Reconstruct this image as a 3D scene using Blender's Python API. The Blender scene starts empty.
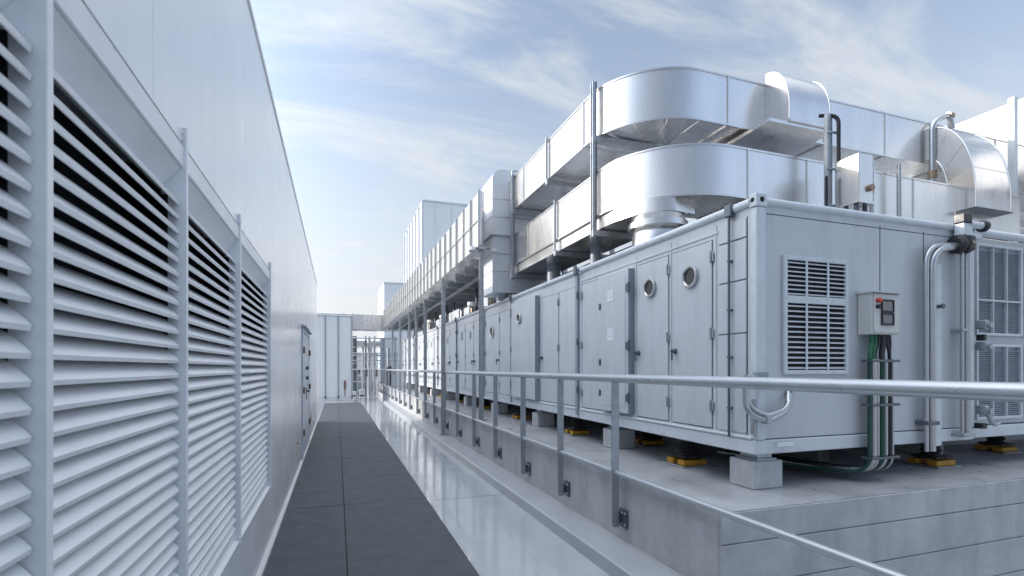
import bpy, bmesh, math, random
from mathutils import Vector, Matrix
random.seed(7)
S = 1.7                      # one unit = the camera height; S turns units into metres
scn = bpy.context.scene
COL = scn.collection
R = math.radians
PI = math.pi

# ------------------------------------------------------------------ materials
def mat(name, col, rough=0.5, metal=0.0, var=0.06, vscale=3.0, streak=None, bump=0.0, bscale=20.0,
        rvar=0.08, spec=0.5, spots=None, wave=0.0, wscale=2.0, coat=0.0, dirt=None):
    m = bpy.data.materials.new(name); m.use_nodes = True
    nt = m.node_tree; N = nt.nodes; L = nt.links
    p = N['Principled BSDF']
    p.inputs['Metallic'].default_value = metal
    p.inputs['Specular IOR Level'].default_value = spec
    if coat: p.inputs['Coat Weight'].default_value = coat; p.inputs['Coat Roughness'].default_value = 0.15
    tc = N.new('ShaderNodeTexCoord'); src = tc.outputs['Object']
    if streak:
        mp = N.new('ShaderNodeMapping'); mp.inputs['Scale'].default_value = streak
        L.new(src, mp.inputs['Vector']); vsrc = mp.outputs['Vector']
    else: vsrc = src
    nz = N.new('ShaderNodeTexNoise'); nz.inputs['Scale'].default_value = vscale
    nz.inputs['Detail'].default_value = 6; nz.inputs['Roughness'].default_value = 0.6
    L.new(vsrc, nz.inputs['Vector'])
    mr = N.new('ShaderNodeMapRange'); mr.inputs['From Min'].default_value = 0.3; mr.inputs['From Max'].default_value = 0.7
    mr.inputs['To Min'].default_value = 1 - var; mr.inputs['To Max'].default_value = 1 + var
    L.new(nz.outputs['Fac'], mr.inputs['Value'])
    mul = N.new('ShaderNodeVectorMath'); mul.operation = 'SCALE'
    mul.inputs[0].default_value = col[:3]
    L.new(mr.outputs['Result'], mul.inputs['Scale'])
    cout = mul.outputs['Vector']
    if dirt:                                     # faint stains with a shape of their own
        dn = N.new('ShaderNodeTexNoise'); dn.inputs['Scale'].default_value = dirt[1]; dn.inputs['Detail'].default_value = 5
        dn.inputs['Roughness'].default_value = 0.62
        mp2 = N.new('ShaderNodeMapping'); mp2.inputs['Scale'].default_value = dirt[3] if len(dirt) > 3 else (1, 1, 1)
        L.new(src, mp2.inputs['Vector']); L.new(mp2.outputs['Vector'], dn.inputs['Vector'])
        r2 = N.new('ShaderNodeMapRange'); r2.interpolation_type = 'SMOOTHSTEP'; r2.inputs['From Min'].default_value = 0.42; r2.inputs['From Max'].default_value = 0.78
        r2.inputs['To Max'].default_value = dirt[0]
        L.new(dn.outputs['Fac'], r2.inputs['Value'])
        mx = N.new('ShaderNodeMix'); mx.data_type = 'RGBA'
        L.new(r2.outputs['Result'], mx.inputs['Factor']); L.new(cout, mx.inputs['A'])
        mx.inputs['B'].default_value = (*dirt[2], 1); cout = mx.outputs['Result']
    if spots:
        vo = N.new('ShaderNodeTexVoronoi'); vo.inputs['Scale'].default_value = spots[0]
        L.new(src, vo.inputs['Vector'])
        mr3 = N.new('ShaderNodeMapRange'); mr3.inputs['To Min'].default_value = 1 - spots[1]; mr3.inputs['To Max'].default_value = 1 + spots[1]
        sep = N.new('ShaderNodeSeparateColor'); L.new(vo.outputs['Color'], sep.inputs['Color'])
        L.new(sep.outputs['Red'], mr3.inputs['Value'])
        m2 = N.new('ShaderNodeVectorMath'); m2.operation = 'SCALE'
        L.new(cout, m2.inputs[0]); L.new(mr3.outputs['Result'], m2.inputs['Scale']); cout = m2.outputs['Vector']
    L.new(cout, p.inputs['Base Color'])
    n2 = N.new('ShaderNodeTexNoise'); n2.inputs['Scale'].default_value = vscale * 1.7; n2.inputs['Detail'].default_value = 5
    L.new(vsrc, n2.inputs['Vector'])
    mr2 = N.new('ShaderNodeMapRange'); mr2.inputs['From Min'].default_value = 0.3; mr2.inputs['From Max'].default_value = 0.7
    mr2.inputs['To Min'].default_value = max(0.02, rough - rvar); mr2.inputs['To Max'].default_value = rough + rvar
    L.new(n2.outputs['Fac'], mr2.inputs['Value']); L.new(mr2.outputs['Result'], p.inputs['Roughness'])
    prev = None
    if wave:
        wn = N.new('ShaderNodeTexNoise'); wn.inputs['Scale'].default_value = wscale; wn.inputs['Detail'].default_value = 1.5
        L.new(src, wn.inputs['Vector'])
        b1 = N.new('ShaderNodeBump'); b1.inputs['Strength'].default_value = wave; b1.inputs['Distance'].default_value = 0.1
        L.new(wn.outputs['Fac'], b1.inputs['Height']); prev = b1.outputs['Normal']
    if bump:
        bn = N.new('ShaderNodeTexNoise'); bn.inputs['Scale'].default_value = bscale; bn.inputs['Detail'].default_value = 6
        L.new(src, bn.inputs['Vector'])
        b2 = N.new('ShaderNodeBump'); b2.inputs['Strength'].default_value = bump; b2.inputs['Distance'].default_value = 0.02
        L.new(bn.outputs['Fac'], b2.inputs['Height'])
        if prev: L.new(prev, b2.inputs['Normal'])
        prev = b2.outputs['Normal']
    if prev: L.new(prev, p.inputs['Normal'])
    return m

M = {}
M['clad']    = mat('white_cladding', (.79, .815, .845), .22, 0, .02, 1.2, coat=.35, wave=.05, wscale=1.1, rvar=.05, dirt=(.10, 2.2, (.5, .53, .56), (3, 3, .35)))
M['louvre']  = mat('louvre_paint', (.74, .77, .805), .33, 0, .04, 4, rvar=.05, dirt=(.22, 5, (.45, .47, .49), (1, .35, 1)))
M['trim']    = mat('pale_trim', (.72, .75, .79), .35, 0, .04, 4)
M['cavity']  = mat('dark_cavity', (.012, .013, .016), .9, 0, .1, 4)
M['door_paint'] = mat('door_paint', (.50, .57, .66), .4, 0, .04, 3)
M['paint']   = mat('grey_container_paint', (.53, .56, .59), .38, 0, .035, 2.0, bump=.03, bscale=60, wave=.04, wscale=1.5, dirt=(.34, 2.6, (.36, .38, .40), (3, 3, .5)))
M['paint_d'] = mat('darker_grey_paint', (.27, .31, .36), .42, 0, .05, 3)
M['rail_paint'] = mat('pale_frame_paint', (.60, .64, .68), .35, 0, .05, 5, dirt=(.35, 9, (.40, .42, .43)))
M['galv']    = mat('galvanised_sheet', (.73, .715, .70), .24, .93, .06, 1.4, streak=(3, 3, .6), spots=(38, .014), wave=.14, wscale=1.3, rvar=.04, dirt=(.06, 1.5, (.45, .46, .47), (2, 2, .4)))
M['galv_s']  = mat('satin_duct_sheet', (.79, .775, .76), .27, .9, .06, 1.2, streak=(2.5, 2.5, .5), spots=(45, .012), wave=.12, wscale=1.0, rvar=.03, dirt=(.06, 2.0, (.46, .47, .48), (2, 2, .4)))
M['steel']   = mat('galvanised_steel', (.42, .45, .48), .40, .8, .12, 9, spots=(60, .08), rvar=.1)
M['stain']   = mat('brushed_stainless', (.50, .51, .52), .30, 1.0, .06, 6, rvar=.06)
M['concrete'] = mat('smooth_concrete', (.43, .44, .455), .62, 0, .16, 2.6, bump=.2, bscale=34, rvar=.1, dirt=(.55, 2.0, (.27, .28, .29), (2.2, 2.2, .45)), spots=(26, .025), spec=.45)
M['ctop']    = mat('sealed_concrete', (.40, .41, .425), .36, 0, .12, 2.4, bump=.08, bscale=30, rvar=.12, dirt=(.85, 1.3, (.22, .235, .25)), spec=.55)
M['kerb']    = mat('sealed_kerb', (.39, .41, .435), .34, 0, .06, 2.0, bump=.05, bscale=30, rvar=.04, dirt=(.3, 2.2, (.27, .285, .30)))
M['bracket'] = mat('dark_bracket_steel', (.13, .14, .16), .42, .6, .1, 9)
M['cblock']  = mat('pale_concrete', (.47, .48, .49), .75, 0, .12, 7, bump=.4, bscale=55, spots=(70, .07))
M['floor']   = mat('coated_floor', (.43, .46, .49), .09, 0, .06, 1.6, rvar=.07, wave=.03, wscale=1.8, spec=.7, coat=.35, dirt=(.18, 2.4, (.33, .35, .37)))
M['mat']     = mat('dark_rubber', (.066, .074, .088), .6, 0, .10, 3.0, bump=.35, bscale=190, rvar=.06, spec=.35, dirt=(.4, 2.3, (.066, .07, .078)))
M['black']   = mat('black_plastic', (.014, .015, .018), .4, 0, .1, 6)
M['rubber']  = mat('black_rubber', (.02, .02, .022), .6, 0, .2, 9)
M['rod']     = mat('dark_steel_rod', (.13, .15, .17), .4, .6, .1, 6)
M['green']   = mat('green_cable', (.012, .13, .06), .4, 0, .15, 9)
M['teal']    = mat('dark_green_pipe', (.012, .06, .045), .35, 0, .15, 9)
M['yellow']  = mat('yellow_paint', (.55, .27, .02), .5, 0, .12, 15, dirt=(.5, 20, (.25, .13, .03)))
M['plate']   = mat('cabinet_paint', (.58, .585, .57), .42, 0, .03, 4)
M['screen']  = mat('grey_screen', (.20, .19, .20), .15, 0, .05, 4)
M['red']     = mat('red_knob', (.5, .05, .02), .4)
M['brass']   = mat('dull_brass', (.34, .26, .19), .45, .7)
M['roofing'] = mat('dark_roof_coat', (.05, .052, .056), .8, 0, .15, 3)
M['hand']    = mat('satin_handrail', (.47, .495, .52), .33, .55, .05, 5, rvar=.06)
M['paper']   = mat('white_paper', (.74, .75, .78), .6, 0, .03, 20)
M['ink']     = mat('grey_print', (.5, .52, .55), .6)
M['coil']    = mat('coil_fins', (.34, .38, .43), .45, .0, .1, 8)
M['white']   = mat('white_coating', (.72, .73, .74), .45, 0, .04, 3)
M['rust']    = mat('rust_brown', (.17, .075, .04), .7, .2, .3, 8)
M['groove']  = mat('dark_joint', (.03, .033, .038), .85)
M['ground']  = mat('city_ground', (.22, .23, .24), .9, 0, .2, .05)
def glass():
    m = bpy.data.materials.new('porthole_glass'); m.use_nodes = True
    p = m.node_tree.nodes['Principled BSDF']
    p.inputs['Base Color'].default_value = (.035, .04, .035, 1); p.inputs['Roughness'].default_value = .06
    p.inputs['Specular IOR Level'].default_value = .8
    return m
M['glass'] = glass()

# ------------------------------------------------------------------ mesh building
SPLIT = set('seam_flange bracket bolt casting_hole clamp clamp_bar coupling cross_beam edge_seam flange foot gland handle hinge hinge_clamp latch leg pipe_clip rod_guide roof_spigot screw black_clamp strap yellow_foot access_panel cover_strip standing_seam under_beam support rib seam stand pipe screen window rusty_upright handrail plug pipe_collar gore_seam edge_lip'.split())
class MB:
    def __init__(s): s.bm = bmesh.new()
    def box(s, x0, x1, y0, y1, z0, z1, bev=0.0, seg=2):
        r = bmesh.ops.create_cube(s.bm, size=1)
        vs = r['verts']
        for v in vs:
            v.co = Vector(((x0 + x1) / 2 + v.co.x * (x1 - x0), (y0 + y1) / 2 + v.co.y * (y1 - y0), (z0 + z1) / 2 + v.co.z * (z1 - z0)))
        if bev:
            es = list({e for v in vs for e in v.link_edges})
            bmesh.ops.bevel(s.bm, geom=es, offset=bev, segments=seg, affect='EDGES', clamp_overlap=True, profile=.5)
        return s
    def quads(s, rings, closed=True, smooth=True, caps=True):
        """rings: list of equal-length vertex rings joined by quads"""
        V = [[s.bm.verts.new(p) for p in r] for r in rings]
        n = len(V[0])
        for a, b in zip(V, V[1:]):
            for i in range(n if closed else n - 1):
                j = (i + 1) % n
                f = s.bm.faces.new((a[i], a[j], b[j], b[i])); f.smooth = smooth
        if caps:
            s.bm.faces.new(list(reversed(V[0]))); s.bm.faces.new(V[-1])
        return s
    def tube(s, pts, r, n=12, caps=True):
        P = [Vector(p) for p in pts]; rings = []
        t = (P[1] - P[0]).normalized()
        up = Vector((0, 0, 1)) if abs(t.z) < .9 else Vector((1, 0, 0))
        u = t.cross(up).normalized()
        for i, p in enumerate(P):
            if i == 0: d = P[1] - P[0]
            elif i == len(P) - 1: d = P[-1] - P[-2]
            else: d = (P[i + 1] - P[i]).normalized() + (P[i] - P[i - 1]).normalized()
            d.normalize()
            u = (u - d * u.dot(d)).normalized(); w = d.cross(u)
            rr = r[i] if isinstance(r, (list, tuple)) else r
            rings.append([p + (u * math.cos(2 * PI * k / n) + w * math.sin(2 * PI * k / n)) * rr for k in range(n)])
        return s.quads(rings, True, True, caps)
    def lathe(s, o, axis, prof, n=28, caps=True):
        """prof: list of (radius, distance along axis)"""
        a = {'x': Vector((1, 0, 0)), 'y': Vector((0, 1, 0)), 'z': Vector((0, 0, 1))}[axis]
        u = Vector((0, 0, 1)) if axis != 'z' else Vector((1, 0, 0)); w = a.cross(u); o = Vector(o)
        V = []
        for r, t in prof:
            V.append([s.bm.verts.new(o + a * t + (u * math.cos(2 * PI * k / n) + w * math.sin(2 * PI * k / n)) * r) for k in range(n)])
        for i, (p, q) in enumerate(zip(V, V[1:])):
            sm = True
            for k in range(n):
                j = (k + 1) % n
                f = s.bm.faces.new((p[k], p[j], q[j], q[k])); f.smooth = sm
                for e in f.edges:
                    if (e.verts[0] in p and e.verts[1] in p) or (e.verts[0] in q and e.verts[1] in q): e.smooth = False
        if caps:
            if prof[0][0] > 1e-5: s.bm.faces.new(list(reversed(V[0])))
            if prof[-1][0] > 1e-5: s.bm.faces.new(V[-1])
        return s
    def cyl(s, o, axis, r, l, n=16): return s.lathe(o, axis, [(r, 0), (r, l)], n)
    def band(s, A, B, off, smooth=True):
        """solid between two curves A and B (lists of points), thickened by the vector off"""
        off = Vector(off)
        rings = [[Vector(a), Vector(b), Vector(b) + off, Vector(a) + off] for a, b in zip(A, B)]
        return s.quads(rings, True, smooth, True)
    def prism(s, poly, axis, a0, a1, smooth=False):
        def P(p, a):
            return {'x': (a, p[0], p[1]), 'y': (p[0], a, p[1]), 'z': (p[0], p[1], a)}[axis]
        return s.quads([[Vector(P(p, a0)) for p in poly], [Vector(P(p, a1)) for p in poly]], True, smooth, True)
    def sheet(s, x0, x1, y0, y1, z):
        v = [s.bm.verts.new(c) for c in ((x0, y0, z), (x1, y0, z), (x1, y1, z), (x0, y1, z))]
        s.bm.faces.new(v); return s
    def build(s, name, m, parent=None, o=None):
        if name in SPLIT and parent is not None:
            r = each(s, name, m, parent)
            return r[0]
        return s._build(name, m, parent, o)
    def _build(s, name, m, parent=None, o=None):
        root = parent
        while root is not None and root.parent: root = root.parent
        org = Vector(root['_o']) if root is not None else Vector(o or (0, 0, 0))
        for v in s.bm.verts: v.co = (v.co - org) * S
        bmesh.ops.recalc_face_normals(s.bm, faces=s.bm.faces[:])
        for e in s.bm.edges:
            if len(e.link_faces) == 2 and e.calc_face_angle(0) > R(38): e.smooth = False
        me = bpy.data.meshes.new(name); s.bm.to_mesh(me); s.bm.free()
        me.materials.append(m)
        ob = bpy.data.objects.new(name, me); COL.objects.link(ob)
        if parent is not None: ob.parent = parent
        else: ob.location = org * S
        return ob

def each(mb, name, m, parent):
    """every separate piece of mb becomes a part of its own"""
    mb.bm.verts.ensure_lookup_table(); mb.bm.verts.index_update()
    seen = {}; comps = []
    for v in mb.bm.verts:
        if v in seen: continue
        st = [v]; comp = []; seen[v] = 1
        while st:
            q = st.pop(); comp.append(q)
            for e in q.link_edges:
                o = e.other_vert(q)
                if o not in seen: seen[o] = 1; st.append(o)
        comps.append(comp)
    def bb(c): return [min(v.co[i] for v in c) - .0025 for i in range(3)] + [max(v.co[i] for v in c) + .0025 for i in range(3)]
    groups = [(c, bb(c)) for c in comps]
    merged = True
    while merged:                                   # touching pieces (a hinge's plate and pin) stay together
        merged = False
        for i in range(len(groups)):
            for j in range(i + 1, len(groups)):
                p, q = groups[i][1], groups[j][1]
                if all(p[k] <= q[k + 3] and q[k] <= p[k + 3] for k in range(3)):
                    c = groups[i][0] + groups[j][0]; groups[i] = (c, bb(c)); del groups[j]; merged = True; break
            if merged: break
    out = []
    for comp, _ in groups:
        n = MB(); mp = {v: n.bm.verts.new(v.co) for v in comp}
        for f in {f for v in comp for f in v.link_faces}:
            g = n.bm.faces.new([mp[v] for v in f.verts]); g.smooth = f.smooth
        out.append(n._build(name, m, parent))
    mb.bm.free(); return out

def thing(name, label, cat, o, group=None):
    e = bpy.data.objects.new(name, None); COL.objects.link(e)
    e.empty_display_size = .1
    e.location = Vector(o) * S; e['_o'] = list(o)
    return tag(e, label, cat, group)
def tag(o, label, cat, group=None):
    o['label'] = label; o['category'] = cat
    if group: o['group'] = group
    return o
def struct(o): o['kind'] = 'structure'; return o
def copy_tree(o, parent=None):
    c = o.copy(); COL.objects.link(c)
    if parent is not None: c.parent = parent
    for ch in list(o.children): copy_tree(ch, c)
    return c
def dup(o, shift, label, group=None):
    c = copy_tree(o); c.location = o.location + Vector(shift) * S
    c['label'] = label
    if group: c['group'] = group
    return c
def arc(cx, cy, r, a0, a1, n=10, ry=None):
    ry = ry or r
    return [(cx + r * math.cos(R(a0 + (a1 - a0) * i / n)), cy + ry * math.sin(R(a0 + (a1 - a0) * i / n))) for i in range(n + 1)]
def fillet(pts, r, n=6):
    P = [Vector(p) for p in pts]; out = [P[0]]
    for a, b, c in zip(P, P[1:], P[2:]):
        d1 = (a - b).normalized(); d2 = (c - b).normalized()
        k = min(r, (a - b).length * .49, (c - b).length * .49)
        p, q = b + d1 * k, b + d2 * k
        for i in range(n + 1):
            t = i / n; out.append(p * (1 - t) ** 2 + b * 2 * t * (1 - t) + q * t * t)
    out.append(P[-1]); return out

# ------------------------------------------------------------------ the setting
b = MB().sheet(-500, 500, -300, 900, -14); struct(b.build('ground', M['ground']))
b = MB().box(-.36, 1.446, -6, 24, -.3, 0); b.box(1.4465, 9, 21.01, 24, -.3, 0); struct(b.build('floor', M['floor']))
b = MB().box(1.4465, 9, -6, 1.62, -1.2, -.9); struct(b.build('lower_roof', M['ctop']))
b = MB().box(1.42, 1.446, -6, 1.62, -1.2, -.301); struct(b.build('floor_edge', M['concrete']))
# saw-cut joints in the coated floor
b = MB()
for y in (1.9, 3.79, 5.7, 7.6, 9.5, 11.4, 13.3, 15.2, 17.1): b.sheet(.66, 1.24, y, y + .005, .0025)
struct(b.build('floor_joint', M['groove']))
# rubber walkway, laid in long sheets
b = MB()
ys = [-4.2, -2.1, 0, 1.93, 3.86, 5.83, 7.6, 9.5, 11.4, 13.3, 15.2]
for y0, y1 in zip(ys, ys[1:]):
    b.box(-.338, .0445, y0 + .004, y1 - .004, -.01, .008, .002, 1)
    b.box(.0495, .6445, y0 + .004, y1 - .004, -.01, .008, .002, 1)
struct(b.build('walkway', M['mat']))
b = MB().sheet(-.335, .641, -4.2, 15.19, .0022); struct(b.build('walkway_joint', M['groove']))
# concrete plinth with its joints cut as real steps
pl = MB()
pl.box(1.452, 8.4, 1.6375, 21, -1.1, .4175)
for y0, y1 in ((1.6285, 4.62), (4.6225, 7.62), (7.6225, 11), (11.0025, 14.5), (14.5025, 21)): pl.box(1.448, 1.478, max(y0, 1.6445), y1, -1.1, .4176, .003, 1)
for z0, z1 in ((-1.1, -.065), (-.060, .113), (.118, .288), (.293, .4176)): pl.box(1.4475, 8.4, 1.628, 1.644, z0, z1, .003, 1)
struct(pl.build('plinth', M['concrete']))
b = MB().box(1.4515, 8.39, 1.6315, 20.99, .4185, .4215); struct(b.build('plinth_top', M['ctop']))
b = MB().prism([(1.242, -.01), (1.247, .066), (1.256, .074), (1.447, .082), (1.447, -.01)], 'y', -4, 7.05)
struct(b.build('kerb', M['kerb']))
b = MB().prism([(1.262, -.01), (1.266, .05), (1.274, .056), (1.447, .064), (1.447, -.01)], 'y', 7.052, 14.9)
struct(b.build('kerb', M['kerb']))

# ------------------------------------------------------------------ the left building
WX = -.36
bld = thing('technical_building', 'long white panel clad building with tall louvre bays beside the dark walkway', 'building', (WX - 1.5, 3, 0))
YE = 10.1
w = MB()
seams = [-6, -4.5, -3, -1.8, -.6, .05, .68, 1.23, 1.79, 2.33, 3.27]
for a, c in zip(seams, seams[1:]):
    if a < 3.2: w.box(WX - .03, WX, a + .0012, c - .0012, 1.552, 2.56, .0015, 1)           # upper panels
w.box(WX - .03, WX, 3.1355, 3.269, .022, 1.5505)
for a, c in zip([3.27, 4.15, 5.05, 7.27, 8, 9], [4.15, 5.05, 5.85, 8, 9, YE]): w.box(WX - .03, WX, a + .001, c - .001, .022, 2.56, .0015, 1)
w.box(WX - .03, WX, 5.85, 7.27, 1.445, 2.56)
w.box(WX - .03, WX, -6, 3.133, .022, .334, .0015, 1)                             # plinth under louvres
w.box(WX - 3, WX - .03, -6, -.002, .0, 2.55); w.box(WX - 3, WX - .03, 3.136, YE - .002, .0, 2.55)
w.box(WX - 3, WX - .13, 0, 3.134, 0, 2.55); w.box(WX - .13, WX - .031, 0, 3.134, 1.552, 2.55); w.box(WX - .13, WX - .031, 0, 3.134, .0, .33)
w.box(WX - .03, WX, -6, -.002, .336, 1.55)
w.build('wall', M['clad'], bld)
MB().box(WX - 3.02, WX + .006, -6.02, YE + .02, 2.562, 2.59, .003, 1).build('coping', M['trim'], bld)
MB().prism([(WX - .02, .001), (WX + .0155, .001), (WX + .0155, .006), (WX + .003, .021), (WX - .02, .021)], 'y', -6, YE).build('skirting', M['white'], bld)
MB().box(WX - .02, WX + .003, -.6, 3.15, 1.492, 1.545, .002, 1).build('flashing', M['trim'], bld)
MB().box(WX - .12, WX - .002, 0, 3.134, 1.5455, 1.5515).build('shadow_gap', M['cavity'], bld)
posts = [.805, 1.4376, 2.174, 3.112]
bays = [(.0, .805), (.8195, 1.4376), (1.4521, 2.174), (2.1885, 3.112)]
bl = ['nearest louvre bay, partly outside the picture', 'wide louvre bay with the largest blades in view', '', '']
for i, (y0, y1) in enumerate(bays):
    lv = MB()
    n = 30; z0 = .385; z1 = 1.405; pitch = (z1 - z0) / (n - 1)
    ye = y1 - .003
    for k in range(n):                                                       # curved blades: lip in front, rising inwards
        z = z0 + k * pitch
        prof = [(-.006, -.0068), (-.0045, .0005), (-.0095, .0070), (-.0165, .0150), (-.0255, .0230), (-.0355, .0300), (-.048, .0360)]
        A = [(WX + x, z + q) for x, q in prof]
        B = [(WX + x - .001, z + q - .0028) for x, q in prof]; B[0] = (WX - .0088, z - .0066)
        poly = A + B[::-1]
        lv.prism(poly, 'x', 0, 1) if False else lv.quads([[Vector((p[0], y0 + .001, p[1])) for p in poly], [Vector((p[0], ye, p[1])) for p in poly]], True, True, True)
    lo = lv.build('louvre', M['louvre'], bld)
    if bl[i]: lo['label'] = bl[i]
    MB().prism([(WX - .0035, 1.4915), (WX - .0035, 1.488), (WX - .046, 1.436), (WX - .05, 1.436), (WX - .05, 1.4915)], 'y', y0 + .0005, y1 - .0005).build('louvre_head', M['louvre'], lo)
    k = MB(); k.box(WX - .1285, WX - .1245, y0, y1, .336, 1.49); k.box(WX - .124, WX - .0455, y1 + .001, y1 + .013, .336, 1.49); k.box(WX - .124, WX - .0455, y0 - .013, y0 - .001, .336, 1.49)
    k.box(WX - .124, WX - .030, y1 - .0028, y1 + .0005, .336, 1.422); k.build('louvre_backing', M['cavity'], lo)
    MB().box(WX - .07, WX - .010, y0 + .0005, y1 - .0005, .340, .380, .002, 1).build('blank_panel', M['louvre'], lo)
    MB().prism([(WX - .06, .3345), (WX + .007, .3345), (WX + .007, .337), (WX - .06, .3475)], 'y', y0 + .0005, y1 - .0005).build('sill', M['white'], lo)
for y in posts:
    p = MB(); p.box(WX - .045, WX + .010, y, y + .015, .325, 1.592, .0012, 1)
    po = p.build('louvre_post', M['louvre'], bld)
    q = MB()
    for z in (1.574, 1.558, .345): q.cyl((WX + .0005, y - .0014, z), 'y', .0025, .002, 8)
    q.build('screw', M['steel'], po)
# door in the left wall
dr = MB()
dr.box(WX - .02, WX + .006, 6.565, 7.19, .02, 1.395, .003, 1); dr.build('door', M['door_paint'], bld)
dr = MB(); dr.box(WX - .02, WX + .006, 5.93, 6.555, .02, 1.395, .003, 1); dro = dr.build('door', M['door_paint'], bld)
fr = MB(); fr.box(WX - .03, WX + .013, 5.86, 5.925, .0, 1.44, .002, 1); fr.box(WX - .03, WX + .013, 7.195, 7.26, .0, 1.44, .002, 1); fr.box(WX - .03, WX + .013, 5.9255, 7.1945, 1.40, 1.44, .002, 1)
fr.build('door_frame', M['door_paint'], dro)
MB().prism([(WX - .01, 1.447), (WX + .05, 1.447), (WX + .05, 1.453), (WX - .01, 1.475)], 'y', 5.82, 7.3).build('rain_hood', M['door_paint'], dro)
h = MB()
for z in (.26, .72, 1.16):
    h.cyl((WX + .018, 5.93, z), 'z', .012, .07, 10); h.cyl((WX + .018, 7.19, z), 'z', .012, .07, 10)
h.build('hinge', M['rust'], dro)
h = MB(); h.box(WX + .005, WX + .012, 6.60, 6.66, .62, .76, .003, 1); h.tube([(WX + .01, 6.63, .72), (WX + .04, 6.63, .72), (WX + .04, 6.76, .715)], .009, 8)
h.box(WX + .005, WX + .03, 6.60, 6.66, .86, .90, .003, 1); h.box(WX + .005, WX + .03, 6.60, 6.66, .98, 1.02, .003, 1)
h.build('handle', M['black'], dro)
# small boxes on the wall
def wall_box(y, z, label, sz=1.0):
    t = thing('socket_box', label, 'electrical box', (WX, y, z))
    MB().box(WX, WX + .022 * sz, y - .03 * sz, y + .03 * sz, z - .04 * sz, z + .04 * sz, .004).build('housing', M['plate'], t)
    MB().tube([(WX + .011, y, z + .04 * sz), (WX + .011, y, z + .075 * sz)], .006 * sz, 8).build('cable_gland', M['brass'], t)
    MB().box(WX + .022 * sz, WX + .026 * sz, y - .02 * sz, y + .02 * sz, z - .025 * sz, z + .02 * sz, .002, 1).build('lid', M['stain'], t)
wall_box(5.14, .235, 'small grey socket box low on the white wall before the door')
wall_box(7.75, .30, 'tiny socket box low on the white wall beyond the door', .8)

# ------------------------------------------------------------------ tall cabinet at the end of the walkway
cab = thing('plant_cabinet', 'tall pale blue panelled cabinet closing the end of the dark walkway', 'cabinet', (0, 16.9, 0))
c = MB(); xs = [-.60, -.335, .035, .43]
for a, d in zip(xs, xs[1:]): c.box(a + .004, d - .004, 16.3, 18, .11, 2.57, .005, 1)
c.box(-.58, .42, 16.33, 17.98, .1, 2.58)
c.build('body', M['clad'], cab)
for x in xs[1:]:
    MB().box(x - .014, x + .014, 16.265, 16.299, .085, 2.60, .003, 1).build('rib', M['paint_d'], cab)
    MB().box(x - .022, x + .022, 16.24, 16.28, .07, .15, .004, 1).build('clamp', M['rod'], cab)
MB().box(-.62, .45, 16.28, 18.02, 2.58, 2.61, .004, 1).build('top_cap', M['trim'], cab)
MB().box(-.60, .44, 16.28, 18.0, 0, .1, .004, 1).build('base', M['white'], cab)
h = MB(); h.box(.20, .25, 16.262, 16.298, .34, .60, .006, 1); h.tube([(.225, 16.275, .36), (.225, 16.275, .13)], .01, 8); h.tube([(.225, 16.25, .55), (.225, 16.22, .62)], .016, 8)
h.build('lever_handle', M['rust'], cab)

# ------------------------------------------------------------------ containers
CX0, CX1, CZ0, CZ1 = 1.84, 3.385, .597, 1.80
def porthole(mbs, y, z, r, x=CX0 - .006):
    """ring and glass meshes of a round window in a door on the long side"""
    ring, gl = mbs
    ring.lathe((x, y, z), 'x', [(r * .74, .004), (r * .74, -.012), (r * .82, -.018), (r * .95, -.018), (r, -.012), (r, .004)], 28, False)
    gl.lathe((x - .001, y, z), 'x', [(0.00001, -.004), (r * .75, -.004)], 28, False)
def side_door(root, y0, y1, z0=.69, z1=1.66, proud=.006, port=None, handle=None, mirror=False, label=None, plates=None, hinges=True):
    d = MB()
    d.box(CX0 - proud, CX0 + .002, y0, y1, z0, z1, .0035, 1)
    do = d.build('door', M['paint'], root)
    if label: do['label'] = label
    g = MB()                                                                   # seal line round the leaf
    e = .004
    for a in ((y0 - e, y0 - .0005, z0 - e, z1 + e), (y1 + .0005, y1 + e, z0 - e, z1 + e), (y0, y1, z1 + .0005, z1 + e), (y0, y1, z0 - e, z0 - .0005)):
        g.box(CX0 - .0012, CX0 + .002, *a)
    g.build('seal', M['groove'], do)
    if hinges:
        k = MB(); yh = y0 if mirror else y1
        for z in (z0 + .09, (z0 + z1) / 2 - .02, z1 - .11):
            k.box(CX0 - proud - .006, CX0 - proud + .001, yh - .018, yh + .014, z, z + .05, .003, 1)
            k.tube([(CX0 - proud - .008, yh, z - .004), (CX0 - proud - .008, yh, z + .054)], .0055, 8)
        k.build('hinge', M['steel'], do)
    if handle is not None:
        k = MB(); z = z0 + (z1 - z0) * .42
        k.lathe((CX0 - proud, handle, z), 'x', [(.016, 0), (.016, -.01), (.009, -.014), (.009, -.03)], 14)
        k.box(CX0 - proud - .030, CX0 - proud - .021, handle - .006, handle + .006, z - .055, z + .008, .003, 1)
        k.build('handle', M['rod'], do)
    if port:
        rg, gl = MB(), MB(); porthole((rg, gl), port[0], port[1], port[2], CX0 - proud)
        w_ = rg.build('porthole', M['stain'], do)
        gl.build('glass', M['glass'], do)
    if plates:
        for (py, pz, pw, ph) in plates:
            k = MB(); k.box(CX0 - proud - .0022, CX0 - proud, py - pw / 2, py + pw / 2, pz - ph / 2, pz + ph / 2)
            k.build('notice', M['paper'], do)
            k = MB()
            for q in range(5):
                zz = pz + ph * (.32 - .15 * q)
                k.box(CX0 - proud - .0032, CX0 - proud - .0023, py - pw * .38, py + pw * (.38 - .12 * (q % 3)), zz, zz + ph * .05)
            k.build('print', M['ink'], do)
    return do
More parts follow.
